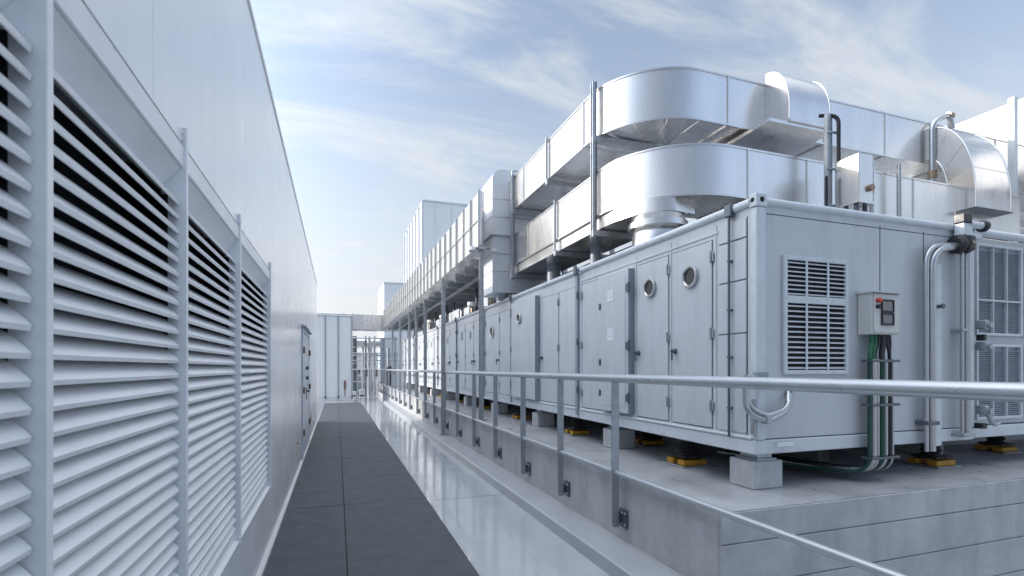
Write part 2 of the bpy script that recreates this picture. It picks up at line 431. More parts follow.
def container_shell(root, y0, y1, x1=CX1, front=True):
    """walls, frame, rails and corner castings of one container between y0 and y1"""
    b = MB(); b.box(CX0, x1, y0 + .006, y1 - .006, CZ0 + .07, CZ1 - .035, .004, 1); b.build('wall', M['paint'], root)
    f = MB()
    f.box(CX0 - .012, x1 + .012, y0, y1 - .003, CZ0, CZ0 + .066, .004, 1)
    f.box(CX0 - .018, CX0 + .02, y0 + .02, y1 - .023, CZ0 + .0665, CZ0 + .082, .006, 2)
    f.build('base_frame', M['rail_paint'], root)
    t = MB()
    for x in (CX0, x1): t.tube([(x, y0 + .03, CZ1 - .022), (x, y1 - .03, CZ1 - .022)], .022, 14)
    for y in (y0 + .012, y1 - .014): t.tube([(CX0 + .03, y, CZ1 - .022), (x1 - .03, y, CZ1 - .022)], .021, 14)
    t.build('top_rail', M['rail_paint'], root)
    MB().box(CX0 + .01, x1 - .01, y0 + .01, y1 - .014, CZ1 - .034, CZ1 - .012).build('roof', M['roofing'], root)
    for x in (CX0, x1 - .04):
        for y in (y0 - .006, y1 - .038):
            p = MB(); p.box(x - .008, x + .048, y, y + .041, CZ0 + .067, CZ1 - .05, .008, 2); p.build('corner_post', M['rail_paint'], root)
            q = MB(); q.box(x - .014, x + .052, y - .004, y + .044, CZ1 - .0505, CZ1 + .012, .006, 2)
            co = q.build('corner_casting', M['rail_paint'], root)
            hl = MB(); hl.cyl((x + .019, y - .0055, CZ1 - .018), 'y', .0125, .002, 14); hl.cyl((x - .0155, y + .02, CZ1 - .018), 'x', .0105, .002, 14)
            hl.build('casting_hole', M['cavity'], co)
G_CONT = 'grey equipment containers standing in a row on the plinth'
def seam_bar(root, y):
    b = MB(); b.box(CX0 - .028, CX0 - .0085, y - .012, y + .030, CZ0 + .03, CZ1 - .01, .004, 1)
    s_ = b.build('joint_bar', M['paint_d'], root)
    k = MB()
    for z in (.80, 1.18, 1.55):
        k.box(CX0 - .04, CX0 - .0285, y - .035, y - .013, z, z + .035, .003, 1); k.cyl((CX0 - .036, y - .03, z + .005), 'z', .008, .05, 10)
    k.box(CX0 - .045, CX0 - .0285, y - .015, y + .033, CZ1 - .055, CZ1 + .02, .005, 1)
    k.build('clamp', M['rod'], s_)

# --- first container, with the control box on its end wall
c1 = thing('equipment_container', 'nearest grey container, with two round door windows and a louvred end wall', 'container', (2.6, 2.7, CZ0), G_CONT)
container_shell(c1, 1.84, 3.648)
side_door(c1, 2.135, 2.455, port=(2.295, 1.50, .062), handle=2.43, label='door with round window nearest the corner', mirror=True)
side_door(c1, 2.500, 2.822, port=(2.673, 1.495, .060), handle=2.80, mirror=True)
sd = side_door(c1, 2.868, 3.262, z0=.70, z1=1.655, proud=.045, hinges=False, label='thick raised door with two white notices')
k = MB()
for z in (.78, 1.12, 1.50):
    k.box(CX0 - .058, CX0 - .0455, 2.85, 2.885, z, z + .05, .003, 1); k.cyl((CX0 - .05, 2.852, z - .01), 'z', .009, .07, 10)
for z in (.80, 1.02, 1.42): k.box(CX0 - .053, CX0 - .0455, 3.225, 3.25, z, z + .045, .003, 1)
k.build('latch', M['rod'], sd)
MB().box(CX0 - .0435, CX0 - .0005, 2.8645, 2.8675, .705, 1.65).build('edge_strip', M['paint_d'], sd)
MB().box(CX0 - .0475, CX0 - .0455, 2.90, 3.22, .74, 1.615, .0015, 1).build('raised_panel', M['paint'], sd)
for (py, pz, pw, ph) in ((3.09, 1.50, .075, .075), (3.085, 1.235, .085, .085)):
    k = MB(); k.box(CX0 - .0495, CX0 - .0477, py - pw / 2, py + pw / 2, pz - ph / 2, pz + ph / 2); k.build('notice', M['paper'], sd)
    k = MB()
    for q in range(4): k.box(CX0 - .0502, CX0 - .0496, py - pw * .38, py + pw * (.38 - .12 * (q % 3)), pz + ph * (.28 - .17 * q), pz + ph * (.33 - .17 * q))
    k.build('print', M['ink'], sd)
side_door(c1, 3.285, 3.60, z1=1.66, handle=None, label='plain leaf beside the raised door')
# access panels and locking rod next to the corner
k = MB()
for z0, z1 in ((.69, .93), (.935, 1.165), (1.17, 1.42), (1.425, 1.62), (1.625, 1.715)):
    k.box(CX0 - .006, CX0 + .002, 1.902, 2.086, z0 + .0005, z1 - .0015, .0018, 1)
ap = k.build('access_panel', M['paint'], c1)
k = MB()
for z in (.932, 1.167, 1.422, 1.622): k.box(CX0 - .0015, CX0 + .002, 1.90, 2.088, z - .0009, z + .0009)
k.box(CX0 - .0015, CX0 + .002, 1.897, 1.9005, .68, 1.72)
k.build('panel_gap', M['groove'], c1)
k = MB(); k.tube([(CX0 - .022, 1.995, .665), (CX0 - .022, 1.995, 1.79)], .0062, 10)
lr = k.build('locking_rod', M['rod'], c1)
k = MB()
for z in (.80, 1.05, 1.28, 1.52): k.box(CX0 - .027, CX0 - .004, 1.983, 2.007, z, z + .009, .002, 1)
k.box(CX0 - .034, CX0 - .006, 1.972, 2.018, 1.74, 1.80, .004, 1)
k.build('rod_guide', M['rod'], lr)
k = MB()
for y in (2.108, 2.478, 2.843): k.box(CX0 - .004, CX0 + .001, y - .006, y + .006, .68, 1.73, .002, 1)
k.box(CX0 - .005, CX0 + .001, 2.09, 3.62, 1.685, 1.70, .002, 1)
k.build('cover_strip', M['paint'], c1)
# end wall: seams, louvre grille, frame strip
FY = 1.846
k = MB()
for x in (2.653, 2.985): k.box(x - .002, x + .002, FY - .0012, FY + .002, .68, 1.735)
k.box(1.90, 3.33, FY - .0012, FY + .002, 1.722, 1.725)
k.build('panel_gap', M['groove'], c1)
k = MB(); gx0, gx1, gz0, gz1 = 1.995, 2.412, .97, 1.535
def fr4(k, x0, x1, z0, z1, t, ya, yb):
    k.box(x0, x0 + t, ya, yb, z0, z1, .0015, 1); k.box(x1 - t, x1, ya, yb, z0, z1, .0015, 1)
    k.box(x0 + t, x1 - t, ya, yb, z0, z0 + t, .0015, 1); k.box(x0 + t, x1 - t, ya, yb, z1 - t, z1, .0015, 1)
fr4(k, gx0, gx1, gz0, gz1, .020, FY - .016, FY - .001); k.box(gx0 + .02, gx1 - .02, FY - .0155, FY - .001, 1.31, 1.345, .0015, 1)
gr = k.build('vent_grille', M['rail_paint'], c1)
MB().box(gx0 + .015, gx1 - .015, FY - .0035, FY - .001, gz0 + .015, gz1 - .015).build('grille_cavity', M['cavity'], gr)
k = MB()
def slats(z0, z1, n):
    for i in range(n):
        z = z0 + (z1 - z0) * (i + .5) / n
        k.prism([(FY - .0145, z - .006), (FY - .0145, z - .0025), (FY - .0045, z + .0035), (FY - .0045, z + .001)], 'x', gx0 + .02, gx1 - .02)
slats(gz0 + .02, 1.31, 13); slats(1.345, gz1 - .02, 8)
for x in (gx0 + .139, gx0 + .278): k.box(x - .006, x + .006, FY - .0175, FY - .0125, gz0 + .021, gz1 - .021, .001, 1)
k.build('slats', M['rail_paint'], gr)
k = MB()
for x in [gx0 + .01 + i * (gx1 - gx0 - .02) / 4 for i in range(5)]:
    for z in (gz0 + .01, 1.328, gz1 - .01): k.cyl((x, FY - .0175, z), 'y', .003, .003, 8)
k.build('screw', M['steel'], gr)
k = MB(); k.box(1.94, 2.04, FY - .025, FY - .019, .632, .650, .001, 1); k.build('rating_plate', M['paper'], c1)
# strip, box and looped conduit at the corner
k = MB(); k.box(CX0 - .022, CX0 - .0145, 1.832, 1.860, .69, .86, .002, 1); k.build('corner_strip', M['brass'] if False else M['stain'], c1)

# --- second and third
c2 = thing('equipment_container', 'second grey container from the corner, its narrow raised door with a dark edge', 'container', (2.6, 4.46, CZ0), G_CONT)
container_shell(c2, 3.652, 5.278); seam_bar(c2, 3.652)
side_door(c2, 3.70, 4.04, handle=None); side_door(c2, 4.055, 4.45, handle=4.42, mirror=True)
d2 = side_door(c2, 4.50, 5.20, z1=1.70, proud=.05, port=(4.93, 1.515, .058), handle=None, label='raised door with a round window')
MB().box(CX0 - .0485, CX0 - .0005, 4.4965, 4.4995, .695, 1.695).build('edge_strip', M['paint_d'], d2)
c3 = thing('equipment_container', 'third grey container from the corner, one round window next to the tall column', 'container', (2.6, 5.84, CZ0), G_CONT)
container_shell(c3, 5.282, 6.398); seam_bar(c3, 5.282)
side_door(c3, 5.34, 5.745, handle=None); side_door(c3, 5.76, 6.33, port=(6.04, 1.45, .075), handle=5.80)
# --- the far ones: one built, the others copied with all parts
c4 = thing('equipment_container', 'fourth grey container from the corner, with two small vents, half in sun', 'container', (2.6, 7.2, CZ0), G_CONT)
container_shell(c4, 6.402, 7.998); seam_bar(c4, 6.402)
side_door(c4, 6.48, 6.95, handle=6.9); side_door(c4, 6.97, 7.45, handle=7.0); side_door(c4, 7.48, 7.94, handle=7.9)
k = MB(); k.box(CX0 - .014, CX0 - .0065, 7.1, 7.2, 1.43, 1.53, .003, 1); k.box(CX0 - .014, CX0 - .0065, 7.62, 7.74, 1.43, 1.56, .003, 1); k.build('vent', M['paint_d'], c4)
names = ['fifth', 'sixth', 'seventh', 'eighth', 'ninth']
for i in range(5):
    dup(c4, (0, 1.6 * (i + 1), 0), names[i] + ' grey container along the railing, counted from the near corner')

# --- the unit with coil panels right of the first container
cu = thing('condenser_unit', 'grey unit with tall finned coil panels right of the pipes', 'condenser', (4.4, 2.5, CZ0))
k = MB(); k.box(3.47, 5.6, 1.90, 3.5, CZ0 + .07, CZ1 - .035, .004, 1); k.box(3.6, 5.5, 2.5, 3.4, .4225, CZ0 + .07); k.build('body', M['paint'], cu)
k = MB(); k.box(3.44, 5.62, 1.875, 3.52, CZ0, CZ0 + .066, .004, 1); k.build('base_frame', M['rail_paint'], cu)
k = MB(); k.tube([(3.43, 1.862, CZ1 - .022), (5.6, 1.862, CZ1 - .022)], .022, 14); k.build('top_rail', M['rail_paint'], cu)
for x0 in (3.49, 3.94, 4.39, 4.84):
    for z0, z1 in ((.70, 1.14), (1.19, 1.725)):
        k = MB(); fr4(k, x0, x0 + .43, z0, z1, .0155, 1.875, 1.899)
        for q in (1, 2): k.box(x0 + .022 + q * .1287 - .0035, x0 + .022 + q * .1287 + .0035, 1.874, 1.8965, z0 + .0155, z1 - .0155, .001, 1)
        if z0 > 1: k.box(x0 + .0155, x0 + .4145, 1.8735, 1.8966, 1.39, 1.40, .001, 1)
        cp = k.build('coil_panel', M['rail_paint'], cu)
        k = MB(); n = int((z1 - z0 - .044) / .012)
        for q in range(n):
            z = z0 + .024 + q * .012
            k.prism([(1.884, z), (1.884, z + .002), (1.8968, z + .009), (1.8968, z + .007)], 'x', x0 + .0155, x0 + .4145)
        k.box(x0 + .0155, x0 + .4145, 1.8968, 1.8992, z0 + .02, z1 - .02)
        k.build('fins', M['coil'], cp)

pr = thing('light_blocker', 'long grey casing added behind the row of containers to block light', 'plant unit', (4.7, 9, .4215))  # mostly hidden casing, added to stop light passing under the containers
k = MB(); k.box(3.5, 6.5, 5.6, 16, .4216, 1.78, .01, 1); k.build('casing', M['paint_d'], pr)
k = MB()
for y in (7.5, 9.5, 11.5, 13.5): k.box(3.485, 3.4995, y - .02, y + .02, .45, 1.78)
k.build('rib', M['rail_paint'], pr)
for c_, y0, y1 in ((c1, 1.84, 3.648), (c2, 3.652, 5.278), (c3, 5.282, 6.398)):
    k = MB(); k.box(CX1 - .25, CX1 - .2, y0 + .75, y1 - .1, .4225, CZ0 - .001); k.build('shade_board', M['black'], c_)  # black board added under each container to block light
    k = MB(); k.box(CX0 + .03, CX1 - .03, y0 + .03, y1 - .03, CZ0 + .002, CZ0 + .06) if False else k.box(CX0 + .5, CX0 + .58, y0 + .1, y1 - .1, CZ0 - .08, CZ0 - .001); k.build('shade_beam', M['black'], c_)  # black beam added below the base to darken the gap
k = MB(); k.box(CX0 + .35, CX1 - .26, 2.75, 2.80, .4225, CZ0 - .001); k.build('shade_board', M['black'], c1)  # black cross board, also added to block light
# ------------------------------------------------------------------ blocks and isolators under the containers
G_BLK = 'concrete blocks carrying the containers'
def block(x, y, label):
    t = thing('concrete_block', label, 'block', (x, y, .422), G_BLK)
    MB().box(x - .088, x + .088, y - .08, y + .08, .422, .556, .006, 2).build('block', M['cblock'], t)
    k = MB(); k.box(x - .045, x + .045, y - .055, y + .055, .5565, .596, .002, 1); k.box(x - .06, x + .06, y - .07, y + .07, .5562, .566, .002, 1)
    k.build('shim_plate', M['steel'], t); return t
b0 = block(1.95, 1.96, 'pale concrete block under the nearest container corner')
ords = ['second', 'third', 'fourth', 'fifth', 'sixth', 'seventh', 'eighth', 'ninth']
for i, y in enumerate((3.24, 4.68, 6.12, 7.6, 9.1, 10.6, 12.2, 13.8)):
    dup(b0, (0, y - 1.96, 0), ords[i] + ' concrete block under the containers behind the railing, counted from the near corner')
dup(b0, (1.82, .38, 0), 'shaded concrete block under the unit with coil panels')
dup(b0, (1.35, 1.4, 0), 'concrete block deep in the shadow below the first container')
G_ISO = 'spring isolators with yellow feet under the containers'
iso = thing('spring_isolator', 'yellow footed isolator just left of the nearest corner block', 'isolator', (1.98, 2.52, .422), G_ISO)
x, y = 1.98, 2.52
MB().box(x - .10, x + .10, y - .10, y + .10, .422, .430, .002, 1).build('foot_plate', M['steel'], iso)
k = MB(); k.box(x - .082, x + .082, y - .082, y - .022, .4305, .460, .004, 1); k.box(x - .082, x + .082, y + .022, y + .082, .4305, .460, .004, 1); k.build('yellow_foot', M['yellow'], iso)
k = MB(); k.lathe((x, y, .468), 'z', [(.05, 0), (.055, .015), (.04, .03), (.055, .045), (.04, .06), (.055, .075), (.04, .09), (.05, .105), (.03, .12), (.03, .128)], 18); k.box(x - .07, x + .07, y - .07, y + .07, .4685, .482, .003, 1)
k.build('spring_housing', M['rubber'], iso)
iso_l = ['second', 'third', 'fourth', 'fifth', 'sixth', 'seventh']
for i, y in enumerate((3.98, 5.42, 6.85, 8.3, 9.8, 11.4)):
    dup(iso, (0, y - 2.52, 0), iso_l[i] + ' yellow footed isolator along the railing, counted from the near corner')
dup(iso, (1.37, -.49, 0), 'yellow footed isolator below the bent steel pipes')
dup(iso, (.25, .75, 0), 'isolator half hidden in the dark behind the first two feet')
dup(iso, (2.35, -.30, 0), 'yellow footed isolator at the right edge under the coil unit')

# ------------------------------------------------------------------ control box with its cables
cb = thing('control_box', 'pale grey control box with two dark framed screens on the container end wall', 'control box', (2.58, 1.77, 1.167))
bx0, bx1, by, bz0, bz1 = 2.488, 2.682, 1.769, 1.167, 1.372
MB().box(bx0, bx1, by, FY - .002, bz0, bz1, .004, 2).build('housing', M['plate'], cb)
MB().box(bx0 + .006, bx1 - .006, by - .006, by - .0005, bz0 + .006, bz1 - .006, .003, 1).build('door', M['plate'], cb)
MB().prism([(by - .016, bz1 + .0005), (by - .016, bz1 + .005), (FY - .002, bz1 + .014), (FY - .002, bz1 + .0005)], 'x', bx0 - .007, bx1 + .007).build('rain_cover', M['plate'], cb)
fz = MB(); fr4(fz, 2.540, 2.628, 1.212, 1.275, .009, by - .014, by - .0065); fr4(fz, 2.540, 2.628, 1.2765, 1.3395, .007, by - .014, by - .0065)
sf = fz.build('screen_frame', M['black'], cb)
k = MB(); k.box(2.5495, 2.6185, by - .010, by - .0066, 1.2215, 1.2655); k.box(2.5495, 2.6185, by - .010, by - .0066, 1.286, 1.330); k.build('screen', M['screen'], sf)
k = MB(); k.lathe((2.516, by - .006, 1.333), 'y', [(.010, 0), (.010, -.010), (.013, -.010), (.013, -.016), (.009, -.02)], 16); k.build('red_button', M['red'], cb)
k = MB(); k.lathe((2.516, by - .006, 1.303), 'y', [(.010, 0), (.010, -.008), (.006, -.012)], 14); k.box(2.511, 2.521, by - .02, by - .0185, 1.291, 1.313); k.build('key_switch', M['black'], cb)
k = MB()
for x, z in ((2.50, 1.18), (2.67, 1.18), (2.54, 1.176)): k.cyl((x, by - .008, z), 'y', .003, .003, 8)
k.build('screw', M['steel'], cb)
# pipes and cables below it: curve back under the container
runs = [(2.508, .010, 'teal'), (2.535, .016, 'stain'), (2.566, .008, 'stain'), (2.594, .014, 'teal'), (2.622, .010, 'stain'), (2.648, .013, 'black'), (2.672, .006, 'stain')]
cbn = thing('conduit_bundle', 'bundle of steel and dark green conduits dropping from the control box', 'conduits', (2.58, 1.80, .45))
for x, r, mt in runs:
    pts = fillet([(x, 1.795, 1.045), (x, 1.795, .47 + r), (x - .09, 1.99, .455 + r), (x - .25, 2.6, .45 + r)], .085, 8)
    pp = MB(); pp.tube(pts, r, 12); pp.build('conduit', M[mt], cbn)
k = MB()
for z in (1.03, .81, .545):
    k.box(2.49, 2.69, 1.768, 1.776, z, z + .012, .002, 1); k.box(2.49, 2.498, 1.776, FY - .02, z, z + .012); k.box(2.682, 2.69, 1.776, FY - .02, z, z + .012)
k.build('clamp_bar', M['rod'], cbn)
for x0, x1, r, mt in ((2.525, 2.508, .009, 'green'), (2.55, 2.53, .009, 'green'), (2.575, 2.545, .008, 'black'), (2.60, 2.588, .010, 'black'), (2.615, 2.60, .009, 'black'), (2.635, 2.648, .008, 'black'), (2.655, 2.65, .007, 'black')):
    pp = MB(); pp.tube(fillet([(x0, 1.80, bz0 + .005), (x0 + .003, 1.798, 1.12), (x1, 1.795, 1.085), (x1, 1.795, 1.03)], .03, 5), r, 10); pp.build('cable', M[mt], cbn)

# ------------------------------------------------------------------ bent steel pipes and valve at the right of the end wall
bp = thing('coolant_pipes', 'pair of bent stainless pipes running up the end wall into a black valve', 'pipes', (3.05, 1.80, .6))
for x, dz, r in ((2.935, 0, .012), (2.978, -.02, .019)):
    pp = MB(); pp.tube(fillet([(x, 1.802, .56), (x, 1.802, 1.645 + dz), (3.20, 1.802, 1.672 + dz * .4)], .11, 9), r, 14); pp.build('pipe', M['stain'], bp)
MB().box(3.015, 3.085, FY - .030, FY - .001, .58, 1.56, .003, 1).build('cable_channel', M['rail_paint'], bp)
k = MB(); k.cyl((3.05, FY - .055, 1.33), 'y', .010, .025, 10); k.cyl((3.05, FY - .06, 1.33), 'y', .014, .008, 10); k.build('stud', M['rod'], bp)
k = MB(); k.lathe((3.17, 1.802, 1.672), 'x', [(.030, 0), (.05, .006), (.05, .028), (.036, .036), (.036, .05), (.05, .055), (.05, .082), (.03, .09)], 20); k.box(3.20, 3.255, 1.752, 1.79, 1.635, 1.715, .008, 2)
vl = k.build('valve', M['black'], bp)
k = MB(); k.cyl((3.228, 1.753, 1.675), 'y', .010, -.006, 12); k.build('valve_stem', M['brass'], vl)
k = MB()
for z in (.70,): k.box(2.915, 3.005, 1.778, FY - .001, z, z + .02, .002, 1)
k.build('pipe_clip', M['rod'], bp)
dp = thing('drain_pipes', 'straight steel drain pipes standing between the container and the coil unit', 'pipes', (3.40, 1.82, .6))
for x, r in ((3.222, .010), (3.262, .019)):
    pp = MB(); pp.tube([(x, 1.80, .64), (x, 1.80, 1.74)], r, 12); pp.build('pipe', M['stain'], dp)
k = MB(); k.box(3.20, 3.295, 1.775, 1.845, .625, .645, .003, 1); k.box(3.20, 3.29, 1.785, 1.845, 1.20, 1.215, .002, 1); k.build('bracket', M['steel'], dp)
k = MB()
for z in (1.10, 1.22, .74): k.box(3.425, 3.46, 1.80, 1.85, z, z + .05, .004, 1); k.cyl((3.44, 1.80, z + .02), 'y', .016, -.02, 10)
k.tube(fillet([(3.44, 1.80, .75), (3.47, 1.79, .68), (3.54, 1.80, .69)], .03, 4), .012, 8)
k.build('hinge_clamp', M['steel'], dp)
k = MB(); k.box(3.43, 3.455, 1.81, 1.85, 1.155, 1.19, .003, 1); k.box(3.40, 3.44, 1.80, 1.85, .66, .69, .003, 1); k.build('black_clamp', M['black'], dp)
tc_ = thing('roof_clamp', 'steel bracket with black knobs clamped to the roof rail above the valve', 'clamp', (3.36, 1.80, 1.72))
k = MB(); k.box(3.20, 3.265, 1.775, 1.83, 1.79, 1.84, .004, 1); k.build('black_block', M['black'], tc_)
k = MB(); k.box(3.205, 3.28, 1.78, 1.83, 1.72, 1.789, .004, 1); k.cyl((3.265, 1.79, 1.785), 'x', .018, .10, 14); k.box(3.2805, 3.37, 1.785, 1.825, 1.71, 1.745, .006, 1); k.build('bracket', M['rail_paint'], tc_)
k = MB(); k.lathe((3.365, 1.79, 1.785), 'x', [(.02, 0), (.032, .006), (.032, .026), (.018, .034)], 18); k.build('knob', M['black'], tc_)

# ------------------------------------------------------------------ small box with flexible conduit at the near corner
jb = thing('junction_box', 'small junction box with a looped flexible conduit round the container corner', 'junction box', (1.84, 1.83, .9))
MB().box(1.795, 1.855, 1.785, 1.825, .915, .985, .004, 1).build('box', M['paint_d'], jb)
k = MB(); k.cyl((1.797, 1.805, .955), 'x', .012, -.05, 10); k.cyl((1.76, 1.805, .955), 'x', .017, -.02, 10); k.build('plug', M['steel'], jb)
for dx, r in ((0, .0135), (.012, .0115)):
    k = MB()
    loop = fillet([(1.78 + dx, 1.85, .945), (1.775 + dx, 1.84, .80 + dx * 2), (1.84, 1.79, .755 + dx * 2), (1.98, 1.80, .80 + dx), (2.03 + dx, 1.84, .90)], .11, 8)
    k.tube(loop, r, 10); k.build('flexible_conduit', M['stain'], jb)
k = MB(); k.cyl((2.035, FY, .90), 'y', .016, -.03, 10); k.box(1.835, 1.865, 1.775, 1.815, .745, .79, .003, 1); k.build('gland', M['steel'], jb)

# ------------------------------------------------------------------ the railing
rl = thing('railing', 'grey steel railing with round handrail bolted to the side of the concrete plinth', 'railing', (1.41, 8, 0))
RX = 1.405
py_ = [2.37, 3.07, 3.785, 4.53, 5.31, 6.12, 6.9, 7.68, 8.5, 9.4, 10.4, 11.3, 12.2, 13.1, 14.0, 14.9, 15.8, 16.7, 17.6, 18.5]
MB().tube([(RX, .12, .947), (RX, 2.37, .945), (RX, 19.3, .945)], .022, 20).build('handrail', M['hand'], rl)
MB().tube([(RX, .12, .444), (RX, 19.3, .444)], .0145, 14).build('lower_rail', M['hand'], rl)
for y in py_:
    k = MB()
    k.prism([(RX - .022, .165), (RX - .012, .150), (RX + .020, .150), (RX + .020, .925), (RX - .022, .925)], 'y', y - .0055, y + .0055)
    po = k.build('post', M['steel'], rl)
    k = MB(); k.box(1.437, 1.4475, y - .062, y + .016, .152, .250, .002, 1); k.box(RX + .0205, 1.4365, y - .0045, y + .0045, .165, .232, .001, 1)
    k.build('bracket', M['bracket'], po)
    k = MB()
    for yy, zz in ((y - .02, .17), (y - .048, .17), (y - .02, .23), (y - .048, .23)): k.cyl((1.437, yy, zz), 'x', .007, -.008, 6)
    k.build('bolt', M['stain'], po)
fr_ = thing('end_railing', 'short steel railing crossing the far end of the walkway', 'railing', (.9, 19.3, 0))
k = MB(); k.tube([(.3, 19.3, .945), (RX - .04, 19.3, .945)], .022, 12); k.tube([(.3, 19.3, .5), (RX - .04, 19.3, .5)], .015, 10); k.build('handrail', M['stain'], fr_)
for x in (.45, .7, .95, 1.2):
    k = MB(); k.box(x - .02, x + .02, 19.294, 19.306, .0, .925); k.build('post', M['steel'], fr_)

# ------------------------------------------------------------------ ducts above the containers
def duct_L(mb, x0, wd, yf, yend, xend, z0, z1, ro, inset=0.0, n=18):
    """run along y, rounded bend at the near corner, run along x"""
    o, i_ = [], []
    x0 += inset; yf += inset; wd -= 2 * inset
    ri = max(.06, ro - wd)
    o.append((x0, yend)); i_.append((x0 + wd, yend))
    o.append((x0, yf + ro + .02)); i_.append((x0 + wd, yf + ro + .02))
    for k in range(n + 1):
        a = R(180 + 90 * k / n)
        o.append((x0 + ro + ro * math.cos(a), yf + ro + ro * math.sin(a)))
        i_.append((x0 + wd + ri + ri * math.cos(a), yf + wd + ri + ri * math.sin(a)))
    o.append((x0 + max(ro, wd + ri) + .02, yf)); i_.append((x0 + max(ro, wd + ri) + .02, yf + wd))
    o.append((xend, yf)); i_.append((xend, yf + wd))
    mb.band([(p[0], p[1], z0) for p in o], [(p[0], p[1], z0) for p in i_], (0, 0, z1 - z0))
    return o, i_
DX = 1.86
# upper duct
ud = thing('upper_duct', 'upper galvanised air duct with a wide rounded bend above the containers', 'duct', (2.1, 4, 2.76))
UZ0, UZ1, UY = 2.765, 3.115, 2.95
k = MB(); duct_L(k, DX, .46, UY, 5.465, 6.6, UZ0, UZ1, .60); k.build('duct_run', M['galv_s'], ud)
k = MB()
for y in (3.62, 4.31, 4.99): k.box(DX - .008, DX + .466, y - .006, y + .006, UZ0 - .008, UZ1 + .008)
for x in (2.68, 3.62, 4.30, 5.05, 5.75): k.box(x - .006, x + .006, UY - .008, UY + .466, UZ0 - .008, UZ1 + .008)
k.build('seam_flange', M['galv'], ud)
k = MB()
duct_L(k, DX - .006, .012, UY - .006, 5.46, 6.6, UZ1 - .004, UZ1 + .008, .606); duct_L(k, DX - .006, .012, UY - .006, 5.46, 6.6, UZ0 - .008, UZ0 + .004, .606)
k.build('edge_lip', M['galv'], ud)
k = MB()
for a in (200, 222, 245, 268):
    ca, sa = math.cos(R(a)), math.sin(R(a))
    k.tube([(DX + .60 + .60 * ca, UY + .60 + .60 * sa, UZ0 - .002), (DX + .60 + .15 * ca, UY + .60 + .15 * sa, UZ0 - .002)], .0035, 6)
k.build('gore_seam', M['galv'], ud)
# first elbow on its front face
def elbow(root, x0, x1, yb, yf, zt, zc, zb, iy, iz, m=M['galv']):
    """duct piece leaving the front face towards -y and turning down; profile in y,z, extruded in x"""
    n = 16
    outer = [(yb - (yb - yf) * math.sin(R(90 * i / n)), zc + (zt - zc) * math.cos(R(90 * i / n))) for i in range(n + 1)] + [(yf, zb)]
    if iy is None: inner = [(yb, zt + (zb - zt) * i / (n + 1)) for i in range(n + 2)]
    else: inner = [(yb - (yb - iy) * math.sin(R(90 * i / n)), zc + (iz - zc) * math.cos(R(90 * i / n))) for i in range(n + 1)] + [(iy, zb)]
    k = MB(); k.band([(x0, *p) for p in outer], [(x0, *p) for p in inner], (x1 - x0, 0, 0)); e = k.build('elbow', m, root)
    k = MB()
    for x in (x0, x1):
        for a, c in zip(outer, outer[1:]): pass
        k.tube([(x, *p) for p in outer], .006, 8)
        if iy is not None: k.tube([(x, *p) for p in inner], .005, 8)
    k.build('edge_seam', M['galv_s'], e)
    return e
e1 = elbow(ud, 3.03, 3.42, UY - .0005, 2.74, 3.19, 2.87, 2.775, None, None)
e1['label'] = 'rounded hood elbow on the front of the duct'
k = MB(); k.box(3.02, 3.43, 2.725, UY - .009, 2.748, 2.7745, .003, 1); k.prism([(UY + .5, 2.705), (2.74, 2.725), (2.74, 2.7475), (UY + .5, 2.737)], 'x', 2.85, 3.44); k.build('elbow_shelf', M['galv'], e1)
e2 = elbow(ud, 4.82, 5.27, UY - .0005, 2.60, 3.06, 2.42, 2.29, 2.79, 2.80)
e2['label'] = 'large curved elbow turning down at the right'
k = MB(); fr4(k, 4.842, 5.308, 2.61, 2.81, .0, 0, 0) if False else k.box(4.808, 5.282, 2.588, 2.802, 2.280, 2.2895, .002, 1); k.build('elbow_flange', M['rod'], e2)
k = MB()
for t in (25, 50, 72):
    yo = UY - (UY - 2.60) * math.sin(R(t)); zo = 2.42 + .64 * math.cos(R(t)); yi = UY - .16 * math.sin(R(t)); zi = 2.42 + .38 * math.cos(R(t))
    k.tube([(4.8185, yi, zi), (4.8185, yo, zo), (5.2715, yo, zo)], .0025, 6)
k.build('gore_seam', M['galv_s'], e2)
# lower duct
ld = thing('lower_duct', 'lower galvanised air duct bending above the near container roof', 'duct', (2.1, 4, 2.05))
LZ0, LZ1, LY = 2.145, 2.475, 2.70
k = MB(); duct_L(k, DX, .50, LY, 5.465, 5.6, LZ0, LZ1, .62); k.build('duct_run', M['galv_s'], ld)
k = MB()
for y in (3.36, 4.12, 4.85): k.box(DX - .008, DX + .506, y - .006, y + .006, LZ0 - .004, LZ1 + .008)
for x in (2.62, 3.15, 3.75, 4.25, 4.75): k.box(x - .006, x + .006, LY - .008, LY + .506, LZ0 - .008, LZ1 + .008)
k.build('seam_flange', M['galv'], ld)
k = MB(); duct_L(k, DX - .006, .012, LY - .006, 5.46, 5.6, LZ1 - .004, LZ1 + .008, .626); duct_L(k, DX - .008, .014, LY - .008, 5.46, 5.6, LZ0 - .006, LZ0 + .006, .628); k.build('edge_lip', M['galv'], ld)
k = MB(); o, i_ = [], []
A = [(DX + .012, 5.465), (DX + .012, 3.32)] + [(DX + .27 - .258 * math.cos(R(a)), 3.32 - .50 * math.sin(R(a))) for a in range(10, 91, 10)]
B = [(DX + .44, 5.465), (DX + .44, 3.40)] + [(DX + .44 - .17 * (1 - math.cos(R(90 - a))), 3.40 - .56 * math.sin(R(a))) for a in range(10, 91, 10)]
k.band([(p[0], p[1], 2.048) for p in A], [(p[0], p[1], 2.048) for p in B], (0, 0, LZ0 - 2.0485)); k.build('lower_plenum', M['galv'], ld)
